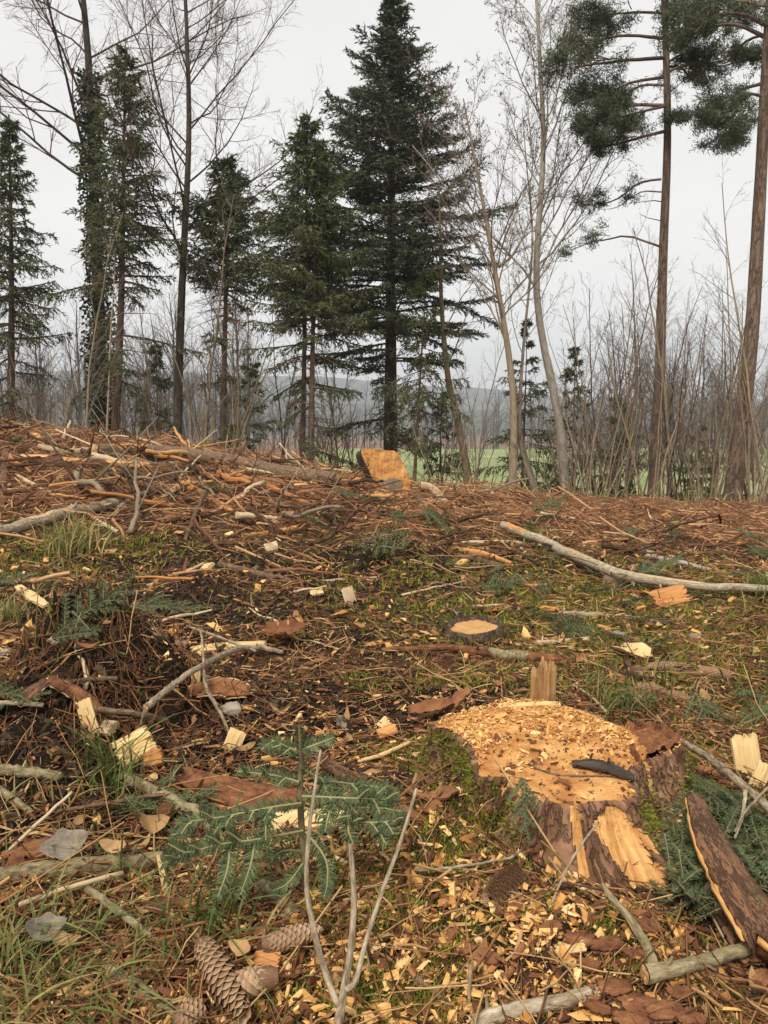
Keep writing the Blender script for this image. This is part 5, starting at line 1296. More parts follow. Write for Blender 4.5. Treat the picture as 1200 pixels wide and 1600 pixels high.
# spruce cones: overlapping scales wound round a core
def cone(label, u0, v0, u1, v1, hw, lift=0.0, tint=.5, open_=.35, group=None):
    a = G(u0, v0, lift); b = G(u1, v1, lift); r = hw * depth_of((a + b) / 2) / FPX
    a = a + [0, 0, r * .7]; b = b + [0, 0, r * .7]
    ax = unit(b - a); L = np.linalg.norm(b - a); u = unit(np.cross(ax, [.1, .2, 1])); w_ = np.cross(ax, u)
    root = thing('spruce_cone', label, 'cone', a, group)
    pr = lambda t: r * np.clip(np.sin(PI * np.clip(t * .86 + .12, 0, 1)), .05, 1) ** .6
    t = np.linspace(0, 1, 12); Pc = a + ax * (t * L)[:, None]; tubes(Geo(), Pc[None], (pr(t) * .78)[None], 10, .05).obj('core', 'cone_scale', root)
    n = int(150 * min(1.4, L / (r * 5))); g = Geo()
    for i in range(n):
        tt_ = i / n; th = i * 2.39996; rr = pr(tt_)
        o = u * math.cos(th) + w_ * math.sin(th); s = np.cross(ax, o)
        c = a + ax * tt_ * L + o * rr * .72
        ln = r * .62; wd = r * .34
        d = unit(ax * (1 - open_) + o * open_ * 1.1); nn = np.cross(s, d)
        V = [c - s * wd * .6, c + s * wd * .6, c + d * ln * .6 + s * wd, c + d * ln * .6 - s * wd, c + d * ln + s * wd * .35 + o * r * .03, c + d * ln - s * wd * .35 + o * r * .03,
             c + d * ln * .55 - nn * r * .03]
        g.add(np.array(V), [(3, 2, 4, 5)], [(0, 1, 6), (1, 2, 6), (2, 3, 6), (3, 0, 6)], np.array([.1, .1, .55, .55, .95, .95, .4]) * .6 + tint * .4 + rng.normal(0, .06))
    kind(g.obj('scales', 'cone_scale', root, smooth=False), 'stuff')
    return root
cone('large brown spruce cone pointing at the bottom edge', 316, 1492, 376, 1600, 30, .02, .95, .16)
cone('short spruce cone lying right of the large one', 436, 1542, 368, 1556, 26, .02, 1.0, .14)
cone('dark weathered spruce cone below the seedling', 410, 1490, 490, 1468, 20, .01, .6, .2)
cone('open dark spruce cone in the chips in front of the stump', 810, 1374, 766, 1416, 18, .006, .3, .5)
cone('spruce cone at the bottom edge left of the large one', 270, 1612, 312, 1590, 20, .01, .3)
cone('slim spruce cone on the right slope beside the bent stick', 1010, 1048, 1068, 1048, 9, 0, .6)
cone('slim spruce cone at the right end of the bent stick', 1090, 1052, 1138, 1062, 9, 0, .6)
cone('spruce cone in the moss below the bent stick', 992, 1078, 1036, 1086, 9, 0, .5)
cone('small spruce cone right of the cone in the moss', 1040, 1088, 1076, 1098, 8, 0, .5)
cone('spruce cone lying on the far right moss', 700 + 20, 905, 748, 912, 6, 0, .4)

# ------------------------------------------------------------------ second stump and the upright slab on the crest
p0 = G(744, 1006); d0 = depth_of(p0)
root = thing('small_stump', 'low small stump with a pale cut beside the red peeled pole', 'stump', p0)
nA = 60; a = np.linspace(0, 2 * PI, nA, endpoint=False); rx = 43 * d0 / FPX
rad_ = rx * (1 + .2 * pn(np.cos(a) * 1.2 + 3, np.sin(a) * 1.2, 81) + .05 * pn(np.cos(a) * 3, np.sin(a) * 3, 82))
prof = [(1.14, -.05), (1.08, .01), (1.03, .05), (.97, .053), (.88, .034)]
V = np.array([[p0[0] + rad_ * f * np.cos(a), p0[1] + .08 + rad_ * f * np.sin(a) * .9, np.full(nA, p0[2] + z) + .012 * np.sin(a + .4) + .006 * pn(np.cos(a) * 6, np.sin(a) * 6, 83)] for f, z in prof]).transpose(0, 2, 1)
i = np.arange(4)[:, None] * nA + np.arange(nA)[None]; i2 = np.arange(4)[:, None] * nA + (np.arange(nA)[None] + 1) % nA
Geo().add(V, np.stack([i, i2, i2 + nA, i + nA], -1).reshape(-1, 4), None, .4, V).obj('bark', 'bark_brown', root)
top = np.concatenate([V[4], [V[4].mean(0)]]); top[:, 2] += .001; j = np.arange(nA)
Geo().add(top, None, np.stack([j, (j + 1) % nA, np.full(nA, nA)], -1), .45, top - V[4].mean(0)).obj('cut_face', 'wood_end', root, smooth=False)

ps = G(612, 774); ds = depth_of(ps)
root = thing('stump_slab', 'upright stump section with a bright orange cut face on the crest', 'stump', ps)
poly = [(570, 713), (586, 709), (606, 711), (618, 714), (630, 738), (641, 768), (634, 776), (606, 775), (588, 772), (586, 752)]
poly = [(606 + (u - 606) * 1.16, 772 + (v - 772) * 1.12) for u, v in poly]
pf = np.array([at_y(u, v, ps[1] + .02 * (780 - v) / 70) for u, v in poly]); m_ = len(pf)
F_ = []
for q in np.linspace(0, m_, 72, endpoint=False):
    i = int(q); f = q - i; A_, B_, C_, D_ = pf[(i - 1) % m_], pf[i], pf[(i + 1) % m_], pf[(i + 2) % m_]
    F_.append(0.5 * (2 * B_ + (C_ - A_) * f + (2 * A_ - 5 * B_ + 4 * C_ - D_) * f * f + (3 * B_ - A_ - 3 * C_ + D_) * f ** 3))
F_ = np.array(F_); c_ = F_.mean(0); nS = 72
back = np.array([-.05, .40, -.06])
rings_ = [F_]
for k in range(1, 9):
    f = k / 8; nz_ = 1 + .05 * f + .05 * pn(np.arange(nS) * .5, np.full(nS, f * 3), 84)
    rings_.append(c_ + back * f + (F_ - c_) * nz_[:, None])
V = np.array(rings_); i = np.arange(8)[:, None] * nS + np.arange(nS)[None]; i2 = np.arange(8)[:, None] * nS + (np.arange(nS)[None] + 1) % nS
Geo().add(V, np.stack([i, i + nS, i2 + nS, i2], -1).reshape(-1, 4), None, .3, V).obj('bark', 'bark_brown', root)
kk = 12; fr = np.linspace(1, 0, kk)[:, None, None]; T_ = c_ + (F_ - c_)[None] * fr; T_ = T_ + np.array([0, -.006, 0]) + np.array([0, .012, 0]) * pn(T_[..., 0] * 14, T_[..., 2] * 14, 85)[..., None]
i = np.arange(kk - 1)[:, None] * nS + np.arange(nS)[None]; i2 = np.arange(kk - 1)[:, None] * nS + (np.arange(nS)[None] + 1) % nS
Geo().add(T_, np.stack([i, i2, i2 + nS, i + nS], -1).reshape(-1, 4), None, .5, T_ - c_).obj('cut_face', 'wood_slab', root)
# grey knot on the face
kn = at_y(613, 758, ps[1] - .006); a = np.linspace(0, 2 * PI, 16, endpoint=False)
V = np.concatenate([kn + np.stack([.085 * np.cos(a) * (1 + .2 * np.sin(3 * a)), 0 * a - .008, .06 * np.sin(a)], -1), [kn + [0, -.014, 0]]]); j = np.arange(16)
Geo().add(V, None, np.stack([j, (j + 1) % 16, np.full(16, 16)], -1), .2, V).obj('knot', 'bark_grey', root)

def size_word(L, r):
    return ('long' if L > .5 else 'short' if L < .28 else 'mid-length') + (' thick' if r > .011 else ' thin')
def spot(u, v):
    c = v - np.interp(u, _cu, _cv)
    row = 'on the crest' if c < 18 else 'just below the crest' if c < 45 else 'low in the slash'
    for lim, t in ((60, 'at the far left'), (190, 'near the half-peeled log'), (330, 'left of the dark-red pole'), (450, 'below the long crest log'), (560, 'left of the orange slab'), (680, 'by the orange slab'), (800, 'above the long pale pole'), (930, 'left of the thin thicket'), (1060, 'below the orange-brown pine')):
        if u < lim: return row + ' ' + t
    return row + ' at the right edge'

# ------------------------------------------------------------------ fir seedling and cut sprigs
def comb_needles(g, Q, sp, ln, wd, lift_=.25, both=True):
    """flat rows of needles left and right of the twigs Q; each needle a narrow folded blade"""
    for q in Q:
        L = np.linalg.norm(np.diff(q, axis=0), axis=1).sum(); n = max(4, int(L / sp)); t = (np.arange(n) + rng.random(n) * .6) / n
        B, T, _ = along(q[None], np.zeros((1, len(q))), np.zeros(n, int), t)
        up = unit(np.array([0, -.55, .8]) + np.zeros((n, 3))); up = unit(up - (T * up).sum(-1, keepdims=True) * T); s = np.cross(T, up)
        for sg in (-1, 1):
            f = np.clip(1.15 - .5 * t, .4, 1) * np.clip(t * 8 + .4, 0, 1) * (rng.random(n) > .08)
            D = unit(s * sg + T * rng.uniform(.15, .95, n)[:, None] + up * (lift_ * rng.uniform(-1.2, 2.4, n))[:, None]) * (ln * f * rng.uniform(.6, 1.2, n))[:, None]
            sv = unit(np.cross(D, up)) * wd
            M = B + D * .55
            V = np.stack([B - sv * .5, B + sv * .5, M + sv, B + D, M - sv], 1)
            o = np.arange(n)[:, None] * 5
            g.add(V.reshape(-1, 3), np.concatenate([o + 0, o + 1, o + 2, o + 4], 1), np.concatenate([o + 4, o + 2, o + 3], 1), np.repeat(np.clip(rng.normal(.5, .2, n), 0, 1), 5))
ys = float(G(476, 1392)[1])
root = thing('fir_seedling', 'small green fir seedling with flat needled branches in the left foreground', 'seedling', G(476, 1392))
stemP = catmull(np.array([at_y(u, v, ys + dy) for u, v, dy in [(478, 1400, 0), (474, 1330, .0), (469, 1250, .01), (470, 1180, .0), (467, 1132, -.01)]]), 22)
tubes(Geo(), stemP[None], np.interp(np.linspace(0, 1, 22), [0, .55, .75, 1], [.0065, .0055, .0032, .0016])[None], 8, .5, lump=.1).obj('stem', 'bark_green', root)
BR_ = [[(470, 1255, 0), (420, 1262, -.03), (350, 1276, -.05), (276, 1286, -.06)], [(473, 1298, 0), (400, 1312, -.06), (330, 1322, -.10), (252, 1350, -.13)],
       [(472, 1244, 0), (520, 1246, -.02), (570, 1248, -.04), (618, 1250, -.04)], [(476, 1262, 0), (530, 1282, -.05), (590, 1285, -.08), (632, 1280, -.08)],
       [(468, 1222, 0), (430, 1212, .02), (370, 1205, .04)], [(469, 1175, 0), (446, 1166, .0), (424, 1156, .0)], [(469, 1172, 0), (492, 1164, .0), (522, 1152, .0)],
       [(350, 1278, -.05), (338, 1298, -.06), (322, 1318, -.07)], [(420, 1264, -.03), (415, 1300, -.05), (418, 1338, -.06)], [(398, 1314, -.06), (392, 1350, -.09), (376, 1398, -.11)],
       [(360, 1318, -.08), (355, 1360, -.11), (340, 1402, -.13)], [(310, 1326, -.10), (290, 1332, -.12), (262, 1318, -.13)], [(520, 1250, -.02), (512, 1280, -.05), (508, 1300, -.06)],
       [(545, 1284, -.06), (545, 1300, -.08), (552, 1318, -.09)], [(595, 1286, -.08), (596, 1305, -.09), (604, 1320, -.10)], [(478, 1300, 0), (508, 1340, -.05), (512, 1375, -.07), (506, 1405, -.08)],
       [(470, 1200, .0), (505, 1218, .04), (560, 1226, .06), (610, 1232, .06)], [(560, 1262, -.04), (590, 1262, -.05), (628, 1268, -.05)], [(474, 1330, 0), (440, 1330, -.02), (420, 1350, -.03)], [(476, 1345, 0), (450, 1380, -.04), (425, 1392, -.05)],
       [(300, 1284, -.06), (285, 1300, -.07), (268, 1305, -.08)], [(575, 1249, -.04), (590, 1240, -.02), (605, 1228, -.02)]]
QB = []
gn = Geo(); gb = Geo()
for b in list(BR_[:6]) + [BR_[16]]:           # short side shoots along the main branches
    for t in np.linspace(.3, .9, 5 if b in BR_[:4] else 3):
        q = catmull(np.array(b, float), 41)[int(t * 40)]; sg = 1 if rng.random() < .5 else -1
        d = np.array(b[-1][:2], float) - np.array(b[0][:2]); d = d / np.linalg.norm(d); L_ = rng.uniform(16, 34)
        e = d * rng.uniform(.5, .9) + np.array([-d[1], d[0]]) * sg * rng.uniform(.4, .9)
        BR_.append([tuple(q), (q[0] + e[0] * L_ * .5, q[1] + e[1] * L_ * .5 + 1, q[2] - .01), (q[0] + e[0] * L_, q[1] + e[1] * L_ + 5, q[2] - .02)])
for b in BR_:
    q = catmull(np.array([at_y(u, v, ys + dy) for u, v, dy in b]), 9); QB.append(q); tubes(gb, q[None], np.linspace(.0024, .001, 9)[None], 5, .85)
gb.obj('twigs', 'twig_green', root)
comb_needles(gn, QB, .0017, .021, .0013); comb_needles(gn, [stemP[12:]], .0034, .016, .0012)
gn.obj('needles', 'needle_near', root, smooth=False)

def sprig_kind(L, n, ln, seed):
    root = thing('fir_sprig', 'x', 'sprig', (0, 0, 0), 'x')
    ax = np.stack([np.linspace(-L / 2, L / 2, 8), .03 * L * np.sin(np.linspace(0, 5, 8) + seed), .02 * L * np.cos(np.linspace(0, 3, 8))], -1); Q = [ax]
    for k in range(n):
        t = .1 + .75 * k / n; sg = 1 if k % 2 else -1; i = int(t * 7); b = ax[i]; l_ = L * (.42 - .32 * t) * rng.uniform(.8, 1.2); d = np.array([.75, sg * .7, rng.normal(0, .12)])
        Q.append(np.stack([b, b + d * l_ * .5, b + d * l_ + [0, 0, -.02 * L]]))
    gb = Geo()
    for q in Q: tubes(gb, q[None], np.linspace(.003, .0012, len(q))[None], 5, .4)
    gb.obj('twigs', 'bark_green', root)
    gn = Geo(); comb_needles(gn, [q if len(q) > 3 else catmull(q, 5) for q in Q], ln * .13, ln, ln * .085, .5); gn.obj('needles', 'needle_near', root, smooth=False)
    return root
SPK = [sprig_kind(.34, 9, .022, 1), sprig_kind(.26, 7, .022, 2), sprig_kind(.42, 11, .024, 3)]
_su = [False] * 3
def put_sprig(k, u, v, s, ang, label, group=None, lift=.02, tilt=(0, 0)):
    o = SPK[k] if not _su[k] else copy_tree(SPK[k]); _su[k] = True
    p = G(u, v, lift); o.location = p; o.rotation_euler = (tilt[0], tilt[1], ang); o.scale = (s, s, s); o['label'] = label
    if group: o['group'] = group
    elif 'group' in o: del o['group']
put_sprig(1, 822, 1266, .42, -PI / 2, 'fir sprig hanging in the notch at the front of the stump', lift=.10, tilt=(0, .9))
put_sprig(2, 856, 790, 1.0, .3, 'pale upturned fir bough lying on the crest right of the slab', lift=.08, tilt=(.5, -.4))
put_sprig(0, 150, 945, .9, 1.0, 'green fir sprig stuck upright in the soil at left', lift=.05, tilt=(.7, -.5))
put_sprig(0, 268, 948, 1.0, .2, 'green fir sprig right of the upright one on dark soil', lift=.03, tilt=(.3, 0))
put_sprig(1, 792, 908, 1.0, .1, 'deep green fir tuft on the slope below the long pole', lift=.05, tilt=(.6, -.3))
put_sprig(1, 12, 905, 1.0, .4, 'green fir sprig at the left edge of the slope', lift=.04, tilt=(.4, -.2))
put_sprig(0, 20, 1085, .5, .3, 'small green sprig at the left edge of the soil heap', lift=.02, tilt=(.4, 0))
def SPL(i): return f'{["long", "small", "bushy"][i % 3]} dark fir sprig {["under the leaning bark slab", "beside the right root of the stump", "at the right edge below the grey pole"][(i // 3) % 3]}'
for i in range(26):
    put_sprig(int(rng.integers(0, 3)), rng.uniform(1075, 1215), rng.uniform(1235, 1420), rng.uniform(.45, .75), rng.uniform(0, 6.28), SPL(i), 'fir sprigs right of the stump', rng.uniform(.01, .05), (rng.normal(0, .3), rng.normal(0, .3)))
for i in range(34):
    k_ = int(rng.integers(0, 3)); u = rng.uniform(690, 1215) if i > 6 else rng.uniform(960, 1215); v = rng.uniform(862, 1010) if i > 6 else rng.uniform(1030, 1140)
    nm = ['mid-size', 'small', 'large'][k_] + ' green fir sprig '
    if v > 1010: nm += 'behind the big stump' if u < 900 else 'by the bent brown stick' if u < 1060 else 'at the right edge below the scattered cones'
    elif v > 930: nm += 'beside the low small stump' if u < 860 else 'by the orange wood chunk' if u < 1060 else 'at the right edge by the thin brown stick'
    else: nm += 'below the orange broken branch' if u < 860 else 'just under the long pale pole' if u < 1060 else 'at the right edge above the thin brown stick'
    put_sprig(k_, u, v, rng.uniform(.4, .75), rng.uniform(0, 6.28), nm, 'fir sprigs on the right slope', rng.uniform(.01, .04), (rng.normal(0, .25), rng.normal(0, .25)))
for i in range(24):
    u = rng.uniform(-10, 1210); v = float(np.interp(u, _cu, _cv)) + rng.uniform(12, 95); k_ = int(rng.integers(0, 3))
    put_sprig(k_, u, v, rng.uniform(.7, 1.2), rng.uniform(0, 6.28), f'{["mid-size", "small", "large"][k_]} fir sprig {spot(u, v)}', 'fir sprigs in the slash', rng.uniform(.03, .10), (rng.normal(0, .3), rng.normal(0, .3)))
for i in range(8):
    put_sprig(int(rng.integers(0, 3)), rng.uniform(180, 420), rng.uniform(1190, 1300), rng.uniform(.4, .6), rng.uniform(0, 6.28), 'dull fir sprig in the litter behind the seedling', 'fir sprigs behind the seedling', rng.uniform(.0, .02), (rng.normal(0, .25), rng.normal(0, .25)))

# ------------------------------------------------------------------ slash: broken branches as single things, a dozen kinds
def branch_kind(mat, twigs, crook):
    K = 9; P = np.zeros((1, K, 3)); P[0, :, 0] = np.linspace(0, 1, K); P[0, 1:, 1:] = np.cumsum(rng.normal(0, crook, (K - 1, 2)), 0); P[0, :, 1:] -= np.linspace(0, 1, K)[:, None] * P[0, -1, 1:]
    R = (.018 * np.linspace(1, .55, K))[None]; g = tubes(Geo(), P, R, 7, rng.random(1), lump=.2, cap=True)
    if twigs:
        B, T, r = along(P, R, np.zeros(twigs, int), rng.uniform(.15, .95, twigs)); d = unit(T * .8 + perp(T)); l_ = rng.uniform(.08, .45, twigs)[:, None]
        tubes(g, np.stack([B, B + d * l_ * .5, B + d * l_ + rng.normal(0, .02, (twigs, 3))], 1), (r * .4)[:, None] * np.array([[1, .8, .5]]), 5, rng.random(twigs), cap=True)
    return g.mesh('branch', mat)
BK = {'red': [branch_kind('bark_red', 3, .012), branch_kind('bark_red', 0, .008), branch_kind('bark_red', 5, .016)], 'orange': [branch_kind('wood_orange', 0, .006), branch_kind('wood_fresh', 1, .008)],
      'tan': [branch_kind('wood_dry', 2, .012), branch_kind('wood_dry', 0, .006)], 'brown': [branch_kind('bark_brown', 4, .014), branch_kind('bark_brown', 1, .01), branch_kind('bark_grey', 2, .012)]}
def lay(u, v, L, r, ang, look, label, group, lift=.02, tilt=0.0):
    p = G(u, v); d = np.array([math.cos(ang), math.sin(ang)]); a = p[:2] - d * L / 2; b = p[:2] + d * L / 2
    A_ = np.array([*a, float(H(*a)) + r * .6 + lift * rng.random()]); B_ = np.array([*b, float(H(*b)) + r * .6 + lift * rng.random() + tilt])
    me = BK[look][int(rng.integers(0, len(BK[look])))]
    o = bpy.data.objects.new('branch', me); col.objects.link(o)
    ex = Vector(B_ - A_); Ln = ex.length; q = ex.to_track_quat('X', 'Z'); o.rotation_mode = 'QUATERNION'; o.rotation_quaternion = q @ Vector((1, 0, 0)).rotation_difference(Vector((1, 0, 0)))
    o.location = A_; k = r / .014; o.scale = (Ln, k, k); tag(o, label, 'branch', group)
LOOK = {'red': 'reddish-brown', 'orange': 'orange peeled', 'tan': 'dry tan', 'brown': 'dull brown'}
def lay2(u, v, L, r, ang, look, group, lift, tilt):
    lay(u, v, L, r, ang, look, f'{size_word(L, r)} {LOOK[look]} branch {spot(u, v)}', group, lift, tilt)
for i in range(112):
    look = str(rng.choice(['red', 'orange', 'tan', 'brown'], p=[.50, .12, .16, .22])); u = rng.uniform(-20, 600); v = np.interp(u, _cu, _cv) + 4 + 110 * rng.random() ** 1.3
    lay2(u, v, rng.lognormal(0, .45) * .42, min(rng.lognormal(0, .45) * .011, .024), rng.normal(-.35, .7) + (PI if rng.random() < .3 else 0), look, 'slash branches', .10, rng.normal(.02, .07))
for i in range(40):
    look = str(rng.choice(['red', 'orange', 'tan', 'brown'], p=[.52, .09, .15, .24])); u = rng.uniform(600, 1215); v = np.interp(u, _cu, _cv) + 5 + 90 * rng.random() ** 1.1
    lay2(u, v, rng.lognormal(0, .45) * .36, min(rng.lognormal(0, .4) * .008, .018), rng.normal(-.3, .8), look, 'slash branches', .07, rng.normal(.02, .05))
for i in range(16):
    look = str(rng.choice(['red', 'orange', 'tan', 'brown'])); u = rng.uniform(-10, 900); v = np.interp(u, _cu, _cv) + 6
    lay2(u, v, rng.uniform(.2, .5), rng.uniform(.005, .014), rng.uniform(0, 6.28), look, 'slash branches', .05, rng.uniform(.06, .2))
for i in range(40):
    look = str(rng.choice(['red', 'orange', 'tan', 'brown'], p=[.25, .1, .3, .35])); u = rng.uniform(-10, 1215); v = rng.uniform(870, 1080); L = rng.uniform(.12, .45)
    side = 'at the left' if u < 240 else 'left of the middle' if u < 480 else 'in the middle' if u < 720 else 'right of the middle' if u < 960 else 'at the right'
    lay(u, v, L, rng.uniform(.003, .007), rng.uniform(0, 6.28), look, f'{"long" if L > .3 else "short"} {LOOK[look]} stick on the {"upper" if v < 940 else "middle" if v < 1010 else "lower"} open slope {side}', 'sticks on the open slope', .02, rng.normal(.0, .02))
# ------------------------------------------------------------------ uncountable litter, chips, grass and moss
def scatter(n, y0, y1, pw, xm=.58, xo=.35):
    """points on the ground, denser near the place the photograph was taken"""
    a = rng.random(n)
    if pw == 1: y = y0 * (y1 / y0) ** a
    else: e = 1 - pw; y = (y0 ** e + a * (y1 ** e - y0 ** e)) ** (1 / e)
    x = rng.uniform(-1, 1, n) * (xm * y + xo)
    return x, y
def in_stump(x, y, grow_=.02):
    """inside the stump's outline (polygon test)"""
    px_, py_ = ring[:, 0], ring[:, 1]; c = ring.mean(0); px_ = c[0] + (px_ - c[0]) * (1 + grow_ * 3); py_ = c[1] + (py_ - c[1]) * (1 + grow_ * 3)
    inside = np.zeros(len(x), bool); j = len(px_) - 1
    for i in range(0, len(px_)):
        cnd = ((py_[i] > y) != (py_[j] > y)) & (x < (px_[j] - px_[i]) * (y - py_[i]) / (py_[j] - py_[i] + 1e-12) + px_[i]); inside ^= cnd; j = i
    return inside
def flat_dirs(n, zs=.25):
    a = rng.uniform(0, 2 * PI, n); return unit(np.stack([np.cos(a), np.sin(a), rng.normal(0, zs, n)], -1))
def slope(x, y, d):
    """lay horizontal directions d along the ground"""
    e = .02; dz = (H(x + d[:, 0] * e, y + d[:, 1] * e) - H(x, y)) / e
    d = d.copy(); d[:, 2] += dz; return unit(d)

CH_B = blobs([(800, 1470, .24, .16, 1), (620, 1560, .22, .12, 1), (900, 1440, .16, .10, 1), (720, 1380, .16, .12, .8), (500, 1330, .22, .12, .55), (700, 1250, .14, .10, .6), (960, 1420, .12, .06, 1), (560, 1200, .2, .12, .5), (1000, 1480, .12, .1, .6), (480, 1420, .2, .14, .35),
              (760, 1120, .3, .12, .6), (480, 1130, .5, .2, .28), (400, 1040, .6, .25, .2), (200, 1440, .3, .2, .15)])

# slivers: needles, bark shreds, straws
g = Geo()
x, y = scatter(80000, .85, 7.0, 1.0); k = ~in_stump(x, y); x, y = x[k], y[k]; n = len(x)
mo, re, so = zones(x, y); k = rng.random(n) > np.maximum(np.clip(.78 * so, 0, .93), .65 * zone_blobs(x, y, CH_B)); x, y, mo, re, so = x[k], y[k], mo[k], re[k], so[k]; n = len(x)
L = rng.lognormal(0, .6, n) * (.016 + .004 * y) * .6; D = slope(x, y, flat_dirs(n, .18)); z = H(x, y) + rng.random(n) * (.006 + .004 * y)
B_ = np.stack([x, y, z], -1); bend = rng.normal(0, .18, (n, 3)) * L[:, None]
P = np.stack([B_ - D * L[:, None], B_ + bend * .5 + [0, 0, .002], B_ + D * L[:, None]], 1)
Wd = (rng.lognormal(0, .55, n) * (.0009 + .0005 * y))[:, None] * np.array([[.6, 1, .5]])
tint = np.clip(rng.beta(1.1, 1.7, n) + .08 * re - .10 * so, 0, 1)
ribbons(g, P, Wd, np.cross(D, unit(rng.normal(0, .5, (n, 3)) + [0, -.3, 1])), tint)
tag(kind(g.obj('needle_litter', 'litter', smooth=False), 'stuff'), 'brown needle and bark-shred litter covering the clearing', 'litter')

# small twigs, round
g = Geo()
x, y = scatter(4600, .9, 4.5, 1.0); k = (~in_stump(x, y)) & (rng.random(len(x)) > .6 * zone_blobs(x, y, CH_B)); x, y = x[k], y[k]; n = len(x)
L = rng.lognormal(0, .5, n) * .06; D = slope(x, y, flat_dirs(n, .22)); z = H(x, y) + .004 + rng.random(n) * .015
B_ = np.stack([x, y, z], -1); tt4 = np.linspace(-1, 1, 5)
P = B_[:, None] + D[:, None] * (L[:, None] * tt4)[..., None] + np.cumsum(rng.normal(0, .10, (n, 5, 3)), 1) * L[:, None, None] * .5
P[..., 2] = np.maximum(P[..., 2], H(P[..., 0], P[..., 1]) + .001)
tubes(g, P, (rng.lognormal(0, .4, n) * .0016)[:, None] * np.linspace(1, .6, 5), 3, np.clip(rng.beta(2, 2, n), 0, 1))
tag(kind(g.obj('twig_litter', 'litter'), 'stuff'), 'small twigs scattered through the foreground litter', 'twigs')

# slash twigs on the mound and the right slope
g = Geo()
x, y = scatter(19000, 3.6, 8.0, .4, .6, .5); n = len(x); k = rng.random(n) < np.clip(.07 + 1.1 * zones(x, y)[1] * np.clip(.9 + 1.2 * pn(x * 1.7, y * 1.7, 77), .3, 1), 0, 1); x, y = x[k], y[k]; n = len(x)
k = rng.random(n) < np.where(x < 0, 1, .8); x, y = x[k], y[k]; n = len(x)
L = rng.lognormal(0, .6, n) * .075; a_ = np.where(rng.random(n) < .6, rng.normal(-.35, .6, n), rng.uniform(0, 6.28, n)); D = slope(x, y, unit(np.stack([np.cos(a_), np.sin(a_), rng.normal(0, .14, n)], -1)))
z = H(x, y) + .004 + rng.random(n) ** 2 * .09; B_ = np.stack([x, y, z], -1)
P = B_[:, None] + D[:, None] * (L[:, None] * tt4[None])[..., None] + np.cumsum(rng.normal(0, .09, (n, 5, 3)), 1) * L[:, None, None] * .6
P[..., 2] = np.maximum(P[..., 2], H(P[..., 0], P[..., 1]) + .001)
tubes(g, P, np.minimum(rng.lognormal(0, .75, n) * .0030, .016)[:, None] * np.linspace(1, .55, 5), 3, np.clip(rng.beta(.9, 1.4, n), 0, 1))
tag(kind(g.obj('slash_twigs', 'slash_twig'), 'stuff'), 'tangle of reddish twigs and bark strips heaped over mound and slope', 'slash')

# wood chips and sawdust
CUBE = np.array([[-1, -1, -1], [1, -1, -1], [1, 1, -1], [-1, 1, -1], [-1, -1, 1], [1, -1, 1], [1, 1, 1], [-1, 1, 1]], float)
CQ = np.array([(0, 3, 2, 1), (4, 5, 6, 7), (0, 1, 5, 4), (1, 2, 6, 5), (2, 3, 7, 6), (3, 0, 4, 7)])
def chips(g, C, size, tint, up=.8):
    n = len(C); V = CUBE[None] + rng.normal(0, .32, (n, 8, 3)); V[:, 4:, :2] *= .75
    sc_ = np.stack([size * rng.uniform(.8, 1.6, n), size * rng.uniform(.35, .8, n), size * rng.uniform(.12, .3, n)], -1)
    V = V * sc_[:, None]
    ez = unit(np.array([0, 0, up]) + rng.normal(0, .35, (n, 3))); ex = perp(ez); ey = np.cross(ez, ex)
    W_ = C[:, None] + V[..., :1] * ex[:, None] + V[..., 1:2] * ey[:, None] + V[..., 2:] * ez[:, None]
    g.add(W_.reshape(-1, 3), (np.arange(n)[:, None, None] * 8 + CQ[None]).reshape(-1, 4), None, np.repeat(tint, 8))
g = Geo()
x, y = scatter(80000, .85, 4.0, 1.2); k = ~in_stump(x, y, .0); x, y = x[k], y[k]; k = rng.random(len(x)) < .02 + .5 * zone_blobs(x, y, CH_B); x, y = x[k], y[k]; n = len(x)
chips(g, np.stack([x, y, H(x, y) + .002 + .010 * rng.random(n)], -1), np.minimum(rng.lognormal(0, .7, n) * .0030, .012), np.clip(rng.normal(.46, .28, n), 0, 1))
# on the saw cut
a_ = rng.integers(0, NS, 7000); r_ = np.sqrt(rng.random(7000)) * .97; q = SC + (ring[a_] - SC) * r_[:, None]
k = rng.random(7000) < np.clip(.28 + 2.0 * pn(q[:, 0] * 8, q[:, 1] * 8, 91) + 1.1 * (q[:, 1] - SC[1]) / .25, .03, 1); q = q[k]; n = len(q)
chips(g, np.stack([q[:, 0], q[:, 1], top_z(q[:, 0], q[:, 1]) + .002 + .003 * rng.random(n)], -1), rng.lognormal(0, .6, n) * .0019, np.clip(rng.normal(.45, .28, n), 0, 1))
# chips caught on the stump's sloping foot
sel = rng.integers(int(KV * .55), KV - 2, 5000), rng.integers(0, NS, 5000); C_ = Vs[sel]; fr_ = (nr[sel[1], 1] < -.2) & (C_[:, 0] > SC[0] - .05) & (rng.random(5000) < (sel[0] / KV) ** 2); C_ = C_[fr_] + np.array([0, -.004, .004]); n = len(C_)
chips(g, C_, rng.lognormal(0, .45, n) * .005, np.clip(rng.normal(.6, .2, n), 0, 1), .5)
tag(kind(g.obj('wood_chips', 'chip', smooth=False), 'stuff'), 'pale orange saw chips strewn over the stump and around it', 'wood chips')
# bigger far chips on the slope
g = Geo(); x, y = scatter(1000, 2.6, 8.5, .8); n = len(x)
chips(g, np.stack([x, y, H(x, y) + .006 + .02 * rng.random(n)], -1), np.minimum(rng.lognormal(0, .5, n) * .010, .03), np.clip(rng.normal(.3, .28, n), 0, 1))
tag(kind(g.obj('bark_scraps', 'chip', smooth=False), 'stuff'), 'orange bark and wood scraps scattered over the slope', 'wood scraps')
